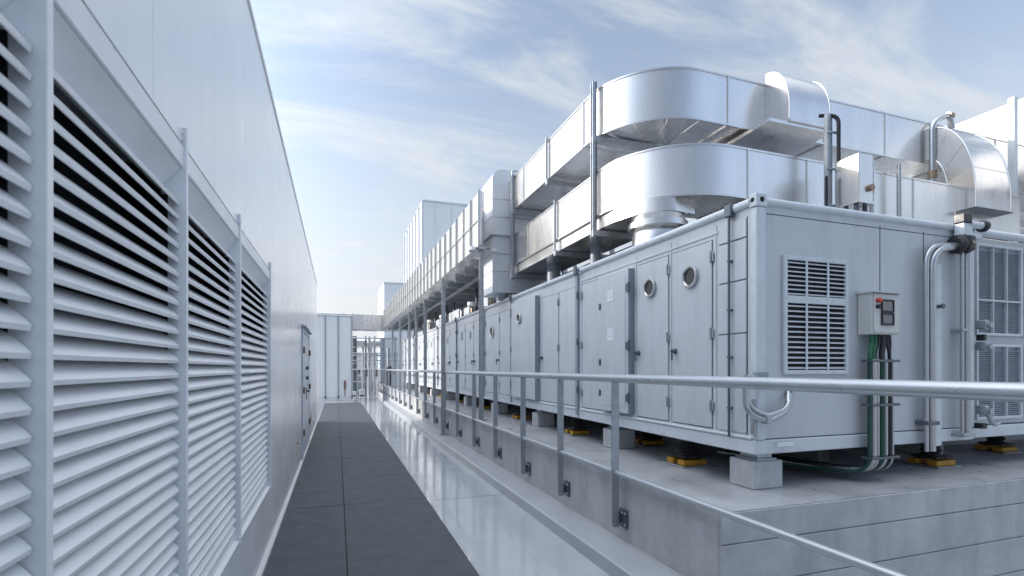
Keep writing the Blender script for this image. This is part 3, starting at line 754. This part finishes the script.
# the drum carrying air down into the container
k = MB(); k.lathe((2.13, 3.02, 1.79), 'z', [(.175, 0), (.175, .15), (.165, .165), (.172, .17), (.205, .175), (.205, .215), (.18, .22), (.185, .258)], 36); k.build('roof_spigot', M['galv'], ld)
k = MB(); k.lathe((2.12, 3.9, 1.79), 'z', [(.05, 0), (.05, .258)], 20); k.lathe((2.12, 4.8, 1.79), 'z', [(.07, 0), (.07, .258)], 20); k.build('roof_spigot', M['paint_d'], ld)
MB().box(2.36, 2.43, 3.45, 5.40, 1.79, 2.04).build('gap_shade_box', M['rod'], ld)  # dark box added to deepen the shade in the gap under the duct
# riser at the far end
rs = thing('duct_riser', 'upright duct box with rounded top joining the two ducts', 'duct', (1.8, 5.5, 1.81))
k = MB(); x0, x1, y0, y1, zt = 1.66, 2.5, 5.47, 5.93, 3.26
poly = [(x0, 1.86), (x0, zt - .12)] + arc(x0 + .12, zt - .12, .12, 180, 90, 8)[1:] + [(x1, zt), (x1, 1.86)]
k.quads([[Vector((p[0], y, p[1])) for p in poly] for y in (y0, y1)], True, True, True); k.build('casing', M['trim'], rs)
k = MB()
for z in (2.10, 2.30, 2.72, 2.92): k.box(x0 - .004, x1, y0 - .004, y1 + .004, z - .004, z + .004)
k.build('seam', M['galv'], rs)
k = MB(); k.box(x0 - .02, x1, y0 - .02, y1 + .02, 2.495, 2.512, .003, 1); k.build('collar', M['steel'], rs)
k = MB(); k.box(x0 + .1, x0 + .2, y0 + .1, y0 + .2, 1.79, 1.86); k.box(x1 - .3, x1 - .2, y0 + .1, y0 + .2, 1.79, 1.86); k.build('foot', M['steel'], rs)
# frames that carry the ducts
G_FR = 'steel frames carrying the two ducts'
def frame(y, label, top=3.16, loop=False):
    t = thing('duct_gantry', label, 'support frame', (1.84, y, 1.8), G_FR)
    k = MB()
    for a in (0, .028): k.box(DX - .045, DX - .010, y - .012 + a, y - .002 + a, 1.985, top, .001, 1)
    k.box(DX - .02, DX - .0105, y - .012, y + .026, 1.985, top)
    k.build('hanger_post', M['steel'], t)
    k = MB(); k.box(2.44, 2.49, y - .02, y + .03, 1.79, UZ0 - .06, .002, 1); k.build('inner_leg', M['steel'], t)
    k = MB(); k.box(DX - .04, 2.50, y - .018, y + .03, 2.705, 2.755, .002, 1); k.box(DX - .04, 2.50, y - .018, y + .03, 1.995, 2.04, .002, 1); k.build('cross_beam', M['steel'], t)
    if loop:
        k = MB(); k.tube(fillet([(DX - .03, y, top - .01), (DX - .03, y, top + .05), (DX + .2, y, top + .05), (DX + .2, y, top - .05)], .02, 3), .014, 8); k.build('top_loop', M['steel'], t)
frame(3.40, 'tall duct frame at the start of the rounded bends')
frame(5.27, 'duct frame with a top loop beside the upright duct box', 3.13, True)
G_BR = 'short angle brackets under the ducts'
for y, z, l in ((4.31, 2.70, 'short bracket under the upper duct between the two frames'), (4.12, 2.0, 'short bracket under the lower duct between the two frames')):
    t = thing('duct_bracket', l, 'bracket', (1.85, y, z), G_BR)
    k = MB(); k.box(DX - .03, DX - .011, y + .012, y + .03, z, z + (.44 if z > 2.5 else .5), .002, 1); k.build('upright', M['steel'], t)
    k = MB(); k.box(DX - .03, 2.5, y - .012, y + .0115, z, z + .045, .002, 1); k.build('arm', M['steel'], t)
    k = MB(); k.box(2.501, 2.54, y - .012, y + .02, 1.79 , z + .045); k.build('leg', M['steel'], t)

# things on the near roof, in front of the lower duct
pp_ = thing('cable_riser', 'black hooked cable pipe strapped to a steel upright on the container roof', 'pipe', (3.1, 2.45, 1.8))
k = MB(); k.box(3.155, 3.20, 2.545, 2.575, 1.79, 2.74, .002, 1); k.build('upright', M['steel'], pp_)
k = MB(); k.tube(fillet([(3.225, 2.52, 1.80), (3.225, 2.52, 2.72), (3.14, 2.60, 2.74)], .08, 7), .0125, 12); k.tube([(3.138, 2.54, 1.80), (3.138, 2.54, 2.3)], .009, 10); k.build('cable_pipe', M['black'], pp_)
k = MB()
for z in (1.86, 2.1, 2.35, 2.6): k.box(3.14, 3.25, 2.535, 2.544, z, z + .014)
k.build('strap', M['steel'], pp_)
eb = thing('switch_box', 'galvanised switch box standing on legs in front of the lower duct', 'electrical box', (3.3, 2.45, 1.8))
k = MB(); k.box(3.20, 3.33, 2.36, 2.53, 2.09, 2.40, .004, 1); k.build('housing', M['galv'], eb)
k = MB(); k.box(3.19, 3.34, 2.35, 2.54, 2.075, 2.0895, .002, 1); k.box(3.3305, 3.335, 2.38, 2.52, 2.11, 2.38, .001, 1); k.build('flange', M['galv_s'], eb)
for xx, yy in ((3.23, 2.40), (3.31, 2.40), (3.27, 2.50)):
    k = MB(); k.cyl((xx, yy, 1.79), 'z', .014, .285, 10); k.build('leg', M['rod'], eb)
k = MB(); k.cyl((3.30, 2.36, 2.18), 'y', .022, -.02, 12); k.cyl((3.34, 2.40, 2.17), 'x', .022, .025, 12); k.build('gland', M['brass'], eb)
G_PO = 'thin uprights on the near container roof'
for x, l in ((3.60, 'left one of two thin uprights before the lower duct'), (3.71, 'right one of two thin uprights before the lower duct'), (4.00, 'thin upright with small valve near the big elbow')):
    t = thing('thin_upright', l, 'upright', (x, 2.62, 1.8), G_PO)
    k = MB(); k.cyl((x, 2.64, 1.79), 'z', .016, .74, 12); k.build('tube', M['stain'], t)
    k = MB(); k.lathe((x, 2.64, 1.79), 'z', [(.035, 0), (.035, .012)], 14); k.build('flange', M['steel'], t)
    if x > 3.9:
        k = MB(); k.box(x - .06, x + .06, 2.60, 2.66, 1.92, 1.95, .003, 1); k.cyl((x + .03, 2.60, 1.93), 'y', .022, -.03, 10); k.cyl((x - .05, 2.62, 1.86), 'z', .018, .1, 10); k.build('valve', M['steel'], t)
wp = thing('vent_pipe', 'thin steel pipe hooked over the top of the big elbow', 'pipe', (4.83, 2.9, 2.2))
k = MB(); k.tube(fillet([(4.80, 2.90, 1.79), (4.80, 2.90, 3.10), (5.02, 2.90, 3.20), (5.06, 2.9, 3.08)], .09, 6), .022, 12); k.build('pipe', M['stain'], wp)
k = MB(); k.lathe((5.0, 2.90, 3.19), 'x', [(.03, 0), (.03, .05)], 12); k.lathe((4.80, 2.90, 2.62), 'z', [(.035, 0), (.035, .06)], 12); k.build('coupling', M['brass'], wp)

# ------------------------------------------------------------------ right background
rb = thing('rooftop_casing', 'large white rooftop air casing rising behind the ducts at the right edge', 'air casing', (8.5, 5, 0))
k = MB(); k.box(7.0, 10, 1.2, 7.5, 3.12, 3.92, .01, 1); k.build('casing', M['white'], rb)
k = MB()
for y in (2.2, 3.2, 4.3, 5.4, 6.5): k.box(6.985, 6.9995, y - .008, y + .008, 3.10, 3.93)
k.build('standing_seam', M['trim'], rb)
for x, y in ((7.3, 1.5), (7.3, 4.2), (7.3, 7), (9.7, 1.5), (9.7, 7)):
    k = MB(); k.box(x - .06, x + .06, y - .06, y + .06, .0 if x > 8.4 else .4215, 3.119); k.build('leg', M['steel'], rb)
ru = thing('plant_unit', 'dim rust stained plant unit glimpsed below the ducts at the right edge', 'plant unit', (6.4, 4, .4215))
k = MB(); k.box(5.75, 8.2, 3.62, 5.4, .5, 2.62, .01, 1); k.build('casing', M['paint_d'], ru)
k = MB(); k.box(5.75, 8.2, 3.60, 3.6195, 1.75, 2.5); k.build('opening', M['cavity'], ru)
for x in (6.05, 6.45, 6.9): 
    k = MB(); k.box(x - .04, x + .04, 3.55, 3.5995, 1.6, 2.6); k.build('rusty_upright', M['rust'] if x > 6.2 else M['steel'], ru)
k = MB(); k.box(5.8, 8.1, 3.7, 5.3, .4215, .499); k.build('base', M['steel'], ru)
rp = thing('roof_post', 'slim white post rising beside the big elbow at the right edge', 'post', (5.75, 2.75, 0))
k = MB(); k.box(5.69, 5.74, 2.78, 2.83, 1.0, 3.42, .003, 1); k.build('shaft', M['rail_paint'], rp)
k = MB(); k.box(5.64, 5.79, 2.73, 2.88, .4215, .44, .002, 1); k.box(5.685, 5.745, 2.775, 2.835, .44, 1.0); k.build('foot', M['steel'], rp)
pb = thing('pipe_bank', 'bank of pale pipes and cable trays crossing behind the big elbow', 'pipes', (6, 3.4, 2.4))
for y, z, r in ((3.42, 2.66, .045), (3.50, 2.55, .03), (3.38, 2.46, .07)):
    k = MB(); k.tube([(5.35, y, z), (9, y, z)], r, 12); k.build('pipe', M['white'], pb)
k = MB(); k.box(5.4, 9, 3.30, 3.55, 2.355, 2.375); k.build('tray', M['steel'], pb)
for x in (5.6, 8.0):
    k = MB(); k.box(x, x + .05, 3.40, 3.45, .4215, 2.354); k.build('support', M['steel'], pb)

# ------------------------------------------------------------------ far panelled duct above the walkway edge
fd = thing('gallery_duct', 'long white duct with standing seams carried on columns above the far containers', 'duct', (2, 10, 2.3))
k = MB(); k.box(1.425, 2.75, 5.80, 16.99, 2.30, 2.875, .006, 1); k.box(1.425, 1.45, 5.14, 5.799, 2.30, 2.875, .004, 1); k.build('casing', M['galv_s'], fd)
k = MB(); y = 5.15
while y < 16.9:
    k.box(1.402, 1.4245, y - .008, y + .008, 2.285, 2.885); y += .36
k.box(1.411, 1.4245, 5.14, 16.9, 2.575, 2.583)
k.build('standing_seam', M['galv'], fd)
k = MB()
y = 6.0
while y < 16.9:
    k.box(1.60, 2.75, y - .025, y + .025, 2.235, 2.2995); y += .55
k.box(1.80, 1.84, 5.8, 16.9, 2.20, 2.2345); k.box(2.4, 2.45, 5.8, 16.9, 2.20, 2.2345)
k.build('under_beam', M['steel'], fd)
cd = thing('cross_duct', 'grey white duct spanning the far end of the walkway', 'duct', (.8, 17.4, 2.25))
k = MB(); k.box(-.6, 2.75, 17.0, 17.8, 2.25, 2.74, .006, 1) ; k.build('casing', M['galv_s'], cd)
k = MB()
for x in (.2, .47, .77, 1.07, 1.38): k.box(x - .01, x + .01, 16.975, 16.9995, 2.235, 2.755)
k.build('standing_seam', M['galv'], cd)
k = MB()
for x in (-.3, 2.3): k.box(x - .05, x + .05, 18.0, 18.1, 0, 2.249) if x < 0 else k.box(x - .05, x + .05, 17.3, 17.4, .4215, 2.249)
k.build('leg', M['steel'], cd)
G_COL = 'square steel columns carrying the far duct'
def column(x, y, z0, z1, label, wd=.026):
    t = thing('duct_column', label, 'column', (x, y, z0), G_COL)
    k = MB()
    k.box(x - wd, x + wd, y - wd, y - wd * .7, z0 + .013, z1, .001, 1); k.box(x - wd, x + wd, y + wd * .7, y + wd, z0 + .013, z1, .001, 1); k.box(x - wd * .25, x + wd * .25, y - wd * .69, y + wd * .69, z0 + .013, z1)
    k.build('shaft', M['steel'], t)
    k = MB(); k.box(x - .05, x + .05, y - .05, y + .05, z0, z0 + .0125, .002, 1); k.build('foot_plate', M['steel'], t)
    return t
column(1.51, 5.40, .4218, 2.95, 'tallest column, standing on the plinth before the upright duct box', .022)
column(1.385, 6.90, .083, 2.23, 'dark column standing on the kerb, nearest one under the far duct')
column(1.50, 9.1, .4218, 2.20, 'second column under the far duct'); column(1.50, 10.2, .4218, 2.20, 'third column under the far duct')
column(1.50, 11.2, .4218, 2.20, 'fourth column under the far duct'); column(1.50, 12.9, .4218, 2.20, 'fifth column under the far duct'); column(1.50, 14.8, .4218, 2.2, 'sixth column under the far duct, nearest the far pipes')
lt = thing('floodlight', 'pair of small floodlights on an arm at the tallest column', 'floodlight', (1.5, 5.37, 2.28))
k = MB(); k.tube([(1.37, 5.37, 2.30), (1.66, 5.37, 2.33)], .014, 8); k.build('arm', M['steel'], lt)
for x in (1.40, 1.64):
    k = MB(); k.lathe((x, 5.35, 2.28), 'z', [(.012, .05), (.04, .04), (.055, 0), (.05, -.006)], 14); k.build('lamp_head', M['rail_paint'], lt)
# towers above the far duct
t1 = thing('vent_tower', 'tall ribbed white tower above the far duct with a blue shaded end', 'tower', (2.2, 12, 2.88))
k = MB(); k.box(1.70, 2.66, 10.6, 13.7, 2.88, 4.5, .01, 1); k.build('casing', M['clad'], t1)
k = MB()
for y in (10.61, 11.1, 11.6, 12.1, 12.6, 13.1, 13.6): k.box(1.67, 1.6995, y - .015, y + .015, 2.88, 4.52)
for x in (1.95, 2.3): k.box(x - .006, x + .006, 10.59, 10.5995, 2.88, 4.5)
k.box(1.69, 2.67, 10.585, 13.71, 4.5005, 4.53)
k.build('rib', M['trim'], t1)
t2 = thing('stair_tower', 'smaller plain tower farther back above the cross duct', 'tower', (2.1, 21, 0))
k = MB(); k.box(1.70, 2.9, 19.9, 23, .4215, 4.26, .01, 1); k.build('wall', M['clad'], t2)
k = MB(); k.box(1.68, 2.92, 19.88, 23.02, 4.2605, 4.30); k.build('coping', M['trim'], t2)

# ------------------------------------------------------------------ units on the roofs under the far duct
def roof_unit(x0, x1, y0, y1, z1, label, fan=True):
    t = thing('roof_unit', label, 'fan unit', ((x0 + x1) / 2, (y0 + y1) / 2, CZ1 - .01), 'small fan units on the far container roofs')
    MB().box(x0, x1, y0, y1, CZ1 - .008, z1, .006, 1).build('casing', M['rail_paint'], t)
    if fan:
        cx, cy = (x0 + x1) / 2, (y0 + y1) / 2; r = min(x1 - x0, y1 - y0) * .4
        MB().lathe((cx, cy, z1), 'z', [(r, 0), (r * 1.1, .03), (r * 1.1, .08), (r * .95, .085), (r * .95, .02)], 20).build('fan_ring', M['galv'], t)
    k = MB(); k.tube(fillet([(x0 + .03, y0 - .06, CZ1 - .008), (x0 + .03, y0 - .06, z1 - .04), (x0 + .03, y0 + .01, z1 - .04)], .03, 4), .016, 8); k.build('pipe', M['brass'] if fan else M['stain'], t)
roof_unit(1.95, 2.15, 6.0, 6.25, 1.98, 'roof fan unit close behind the tallest column')
roof_unit(1.95, 2.2, 6.65, 6.95, 2.05, 'roof fan unit left of the tallest column')
roof_unit(1.93, 2.15, 7.6, 7.95, 1.96, 'low roof fan unit right of the dark column')
roof_unit(1.93, 2.4, 8.3, 9.1, 2.0, 'widest pale roof box left of the dark column', False)
roof_unit(1.93, 2.2, 9.8, 10.4, 1.98, 'roof fan unit between the second and third columns')
roof_unit(1.93, 2.2, 11.3, 11.9, 2.02, 'far roof fan unit behind the fourth column')
rw = thing('roof_pipework', 'dim pipework running along the container roofs under the far duct', 'pipes', (2.4, 9, 1.8))
for x, z, r, m in ((2.45, 1.95, .05, 'steel'), (2.6, 2.06, .04, 'rust'), (2.30, 2.12, .025, 'steel')):
    k = MB(); k.tube([(x, 5.8, z), (x, 15.8, z)], r, 10); k.build('pipe', M[m], rw)
k = MB()
for y in (6.3, 7.3, 8.9, 9.6, 10.8, 12.4, 14): k.box(2.25, 2.68, y, y + .05, CZ1 - .01, 1.88); k.box(2.29, 2.31, y + .01, y + .03, 1.88, 2.234); k.tube([(2.05, y + .3, 1.79), (2.05, y + .3, 2.234)], .018, 8)
k.build('support', M['rod'], rw)

# ------------------------------------------------------------------ far pipework at the end of the walkway
fp = thing('insulated_pipe', 'thick pale insulated pipe lying across the far end above the railing', 'pipe', (.9, 20.4, 0))
k = MB(); k.lathe((.50, 20.4, 1.97), 'x', [(.10, -.06), (.19, 0), (.19, .75), (.17, .76), (.17, 1.3)], 20); k.build('jacket', M['galv'], fp)
k = MB()
for x in (.58, .95, 1.25): k.tube([(x, 20.4, 0), (x, 20.4, 1.8)], .045, 10)
k.build('stand', M['steel'], fp)
G_VP = 'upright pipes beyond the far railing'
for i, (x, y, r, h_, m, l) in enumerate(((.62, 19.9, .085, 2.2, 'rod', 'thick dark upright pipe next to the tall cabinet'), (1.02, 19.8, .03, 2.2, 'rod', 'thin upright pipe in the middle of the far gap'), (1.16, 20.0, .055, 2.2, 'steel', 'grey upright pipe right of the middle of the far gap'), (1.33, 19.7, .04, 2.2, 'stain', 'upright pipe just left of the dark pump'), (1.62, 19.6, .09, 2.1, 'paint_d', 'thickest upright pipe behind the dark pump'))):
    t = thing('upright_pipe', l, 'pipe', (x, y, 0), G_VP)
    zb = 0 if x < 1.448 else .4215
    k = MB(); k.tube([(x, y, zb), (x, y, h_)], r, 12); k.build('pipe', M[m], t)
    k = MB(); k.lathe((x, y, 1.15), 'z', [(r * 1.4, 0), (r * 1.4, .05)], 12); k.lathe((x, y, 1.75), 'z', [(r * 1.4, 0), (r * 1.4, .05)], 12); k.build('flange', M['steel'], t)
for x, z, r_, l in ((.80, .62, .13, 'low grey tank beyond the end railing beside the thick dark pipe'), (1.25, .58, .11, 'second low grey tank beyond the end railing near the pump')):
    t = thing('low_tank', l, 'tank', (x, 20.9, 0))
    MB().lathe((x, 20.9, .05), 'z', [(r_ * .9, 0), (r_, .03), (r_, z), (r_ * .6, z + .08)], 18).build('shell', M['paint_d'], t)
    MB().cyl((x, 20.9, z + .13), 'z', r_ * .3, .08, 12).build('cap', M['rod'], t)
    MB().box(x - r_ * .7, x + r_ * .7, 20.85, 20.95, 0, .05).build('foot', M['black'], t)
hp = thing('pipe_rack', 'rack of thin horizontal pipes above the far railing', 'pipes', (1, 19.8, 1.4))
k = MB()
for z, r in ((1.47, .025), (1.56, .02), (2.12, .03), (1.28, .018)): k.tube([(.3, 19.75, z), (2.2, 19.75, z)], r, 8)
k.build('pipe', M['steel'], hp)
k = MB()
for x in (.36, 2.1): k.box(x - .025, x + .025, 19.76, 19.81, 0 if x < 1 else .4215, 2.2)
k.build('support', M['steel'], hp)
pm = thing('pump', 'dark pump beside the last containers at the far end', 'pump', (1.72, 18, .4215))
k = MB(); k.lathe((1.70, 17.6, .95), 'y', [(.08, -.2), (.13, -.16), (.13, .2), (.09, .24)], 18); k.box(1.58, 1.82, 17.4, 17.9, .78, .86); k.build('motor', M['rod'], pm)
k = MB(); k.box(1.6, 1.8, 17.45, 17.85, .4215, .78); k.build('stand', M['black'], pm)
k = MB(); k.tube(fillet([(1.7, 17.85, .95), (1.7, 18.1, .95), (1.7, 18.1, 1.7)], .1, 5), .06, 10); k.build('outlet', M['steel'], pm)
fb = thing('distant_hall', 'pale low hall beyond the far railing, bright in the haze', 'building', (.6, 30, 0))
k = MB(); k.box(-6, 9, 28, 36, -14, 1.75, .02, 1); k.build('wall', M['white'], fb)
k = MB(); k.box(-6.05, 9.05, 27.95, 36.05, 1.751, 1.82); k.build('roof_edge', M['trim'], fb)
k = MB()
for x in (.2, .75, 1.3, 1.9): k.box(x, x + .4, 27.97, 27.999, .55, .95)
k.build('window', M['glass'], fb)
for (x, y, sx, sz, l) in ((.52, 18.9, .12, .12, 'low pale equipment box left of the far floor end'), (.85, 19.0, .10, .16, 'low pale equipment box in the middle of the far floor end')):
    t = thing('floor_box', l, 'equipment box', (x, y, 0))
    MB().box(x - sx, x + sx, y - .1, y + .1, .03, sz * 1.4, .008, 2).build('housing', M['rail_paint'], t)
    MB().box(x - sx * .8, x + sx * .8, y - .08, y + .08, 0, .03).build('foot', M['black'], t)

# ------------------------------------------------------------------ sun, sky, camera
AZ, EL = 28.0, 16.0            # azimuth measured from -x towards +y
sd_ = Vector((-math.cos(R(AZ)) * math.cos(R(EL)), math.sin(R(AZ)) * math.cos(R(EL)), math.sin(R(EL))))
sun = bpy.data.lights.new('sun', 'SUN'); sun.energy = 2.0; sun.angle = R(.6); sun.color = (1, .93, .85)
so = bpy.data.objects.new('sun', sun); COL.objects.link(so)
so.rotation_euler = (-sd_).to_track_quat('-Z', 'Y').to_euler()
W = bpy.data.worlds.new('World'); scn.world = W; W.use_nodes = True
nt = W.node_tree; N = nt.nodes; L = nt.links
bg = N['Background']; bg.inputs['Strength'].default_value = .15
sky = N.new('ShaderNodeTexSky'); sky.sky_type = 'NISHITA'; sky.sun_disc = False
sky.sun_elevation = R(EL); sky.sun_rotation = math.atan2(sd_.x, sd_.y); sky.altitude = 50
sky.air_density = 1.0; sky.dust_density = 1.2; sky.ozone_density = 1.5
tc = N.new('ShaderNodeTexCoord')
sp = N.new('ShaderNodeSeparateXYZ'); L.new(tc.outputs['Generated'], sp.inputs[0])
def math_(op, a, b_=None):
    n = N.new('ShaderNodeMath'); n.operation = op
    for i, q in enumerate((a, b_)):
        if q is None: continue
        if isinstance(q, (int, float)): n.inputs[i].default_value = q
        else: L.new(q, n.inputs[i])
    return n.outputs[0]
zc = math_('MAXIMUM', sp.outputs['Z'], 0.0)
den = math_('ADD', zc, .12)
cu_ = N.new('ShaderNodeCombineXYZ'); L.new(math_('DIVIDE', sp.outputs['X'], den), cu_.inputs[0]); L.new(math_('DIVIDE', sp.outputs['Y'], den), cu_.inputs[1])
mp = N.new('ShaderNodeMapping'); mp.inputs['Rotation'].default_value = (0, 0, R(-35)); mp.inputs['Scale'].default_value = (.55, 1.5, 1); mp.inputs['Location'].default_value = (.3, 1.7, 0)
L.new(cu_.outputs[0], mp.inputs['Vector'])
cn = N.new('ShaderNodeTexNoise'); cn.inputs['Scale'].default_value = 1.9; cn.inputs['Detail'].default_value = 12; cn.inputs['Roughness'].default_value = .60; cn.inputs['Distortion'].default_value = .9
L.new(mp.outputs[0], cn.inputs['Vector'])
cr = N.new('ShaderNodeMapRange'); cr.interpolation_type = 'SMOOTHSTEP'; cr.inputs['From Min'].default_value = .42; cr.inputs['From Max'].default_value = .70; cr.inputs['To Max'].default_value = .74
L.new(cn.outputs['Fac'], cr.inputs['Value'])
# haze towards the horizon
hz = N.new('ShaderNodeMapRange'); hz.inputs['From Min'].default_value = 0.0; hz.inputs['From Max'].default_value = .60; hz.inputs['To Min'].default_value = 1.0; hz.inputs['To Max'].default_value = .24; hz.interpolation_type = 'SMOOTHSTEP'
L.new(zc, hz.inputs['Value'])
cm = N.new('ShaderNodeMix'); cm.data_type = 'RGBA'; L.new(hz.outputs[0], cm.inputs['Factor']); L.new(sky.outputs[0], cm.inputs['A']); cm.inputs['B'].default_value = (2.75, 2.83, 2.95, 1)
zf = N.new('ShaderNodeMapRange'); zf.interpolation_type = 'SMOOTHSTEP'; zf.inputs['From Min'].default_value = .60; zf.inputs['From Max'].default_value = .85; zf.inputs['To Max'].default_value = .85  # unseen overhead cloud cover, added for whiter light from above
L.new(zc, zf.inputs['Value']); cfac = math_('MAXIMUM', cr.outputs[0], zf.outputs[0])
c2_ = N.new('ShaderNodeMix'); c2_.data_type = 'RGBA'; L.new(cfac, c2_.inputs['Factor']); L.new(cm.outputs['Result'], c2_.inputs['A']); c2_.inputs['B'].default_value = (3.0, 3.1, 3.22, 1)
# glow added high above the sun to light the left-facing sides
dt = N.new('ShaderNodeVectorMath'); dt.operation = 'DOT_PRODUCT'; L.new(tc.outputs['Generated'], dt.inputs[0])
gd = Vector((-.66, .30, .69)).normalized(); dt.inputs[1].default_value = gd
gl = math_('MULTIPLY', math_('POWER', math_('MAXIMUM', dt.outputs['Value'], 0.0), 5.0), 2.2)
zb = N.new('ShaderNodeMapRange'); zb.interpolation_type = 'SMOOTHSTEP'; zb.inputs['From Min'].default_value = .58; zb.inputs['From Max'].default_value = .95; zb.inputs['To Max'].default_value = 1.7
L.new(sp.outputs['Z'], zb.inputs['Value'])                       # unseen overhead glow, added to light floor and plinth
d2 = N.new('ShaderNodeVectorMath'); d2.operation = 'DOT_PRODUCT'; L.new(tc.outputs['Generated'], d2.inputs[0]); d2.inputs[1].default_value = Vector((-.35, .93, .12)).normalized()
lowg = math_('MULTIPLY', math_('POWER', math_('MAXIMUM', d2.outputs['Value'], 0.0), 14.0), .32)      # bright haze low on the sun's side
d3 = N.new('ShaderNodeVectorMath'); d3.operation = 'DOT_PRODUCT'; L.new(tc.outputs['Generated'], d3.inputs[0]); d3.inputs[1].default_value = Vector((.55, -.72, .40)).normalized()
back_fill = math_('MULTIPLY', math_('POWER', math_('MAXIMUM', d3.outputs['Value'], 0.0), 16.0), .75)     # unseen bright sky behind the viewer, added to lift the duct fronts
gs = N.new('ShaderNodeVectorMath'); gs.operation = 'SCALE'; L.new(c2_.outputs['Result'], gs.inputs[0]); L.new(math_('ADD', math_('ADD', math_('ADD', math_('ADD', gl, 1.0), zb.outputs[0]), lowg), back_fill), gs.inputs['Scale'])
bk = N.new('ShaderNodeMapRange'); bk.interpolation_type = 'SMOOTHSTEP'; bk.inputs['From Min'].default_value = .05; bk.inputs['From Max'].default_value = .9; bk.inputs['To Min'].default_value = 0.0; bk.inputs['To Max'].default_value = 1.0
L.new(math_('MULTIPLY', sp.outputs['Y'], -1.0), bk.inputs['Value'])
tn = N.new('ShaderNodeMix'); tn.data_type = 'RGBA'; L.new(bk.outputs[0], tn.inputs['Factor']); tn.inputs['A'].default_value = (1, 1, 1, 1); tn.inputs['B'].default_value = (.50, .56, .66, 1)
g2 = N.new('ShaderNodeVectorMath'); g2.operation = 'MULTIPLY'; L.new(gs.outputs['Vector'], g2.inputs[0]); L.new(tn.outputs['Result'], g2.inputs[1])
L.new(g2.outputs['Vector'], bg.inputs['Color'])

cam = bpy.data.cameras.new('camera'); co = bpy.data.objects.new('camera', cam); COL.objects.link(co)
cam.sensor_width = 36; cam.lens = 36 * 505 / 1024; cam.shift_y = 80 / 1024
cam.clip_start = .02; cam.clip_end = 3000
cam.dof.use_dof = True; cam.dof.focus_distance = 5.0; cam.dof.aperture_fstop = 4.0
co.location = (0, 0, S); co.rotation_euler = (R(90), 0, R(-19.1))
scn.camera = co
scn.view_settings.view_transform = 'Standard'; scn.view_settings.look = 'None'
scn.view_settings.gamma = 1; scn.view_settings.use_curve_mapping = False
scn.view_settings.exposure = .82
scn.cycles.use_denoising = True
for o in bpy.data.objects:
    if '_o' in o: del o['_o']
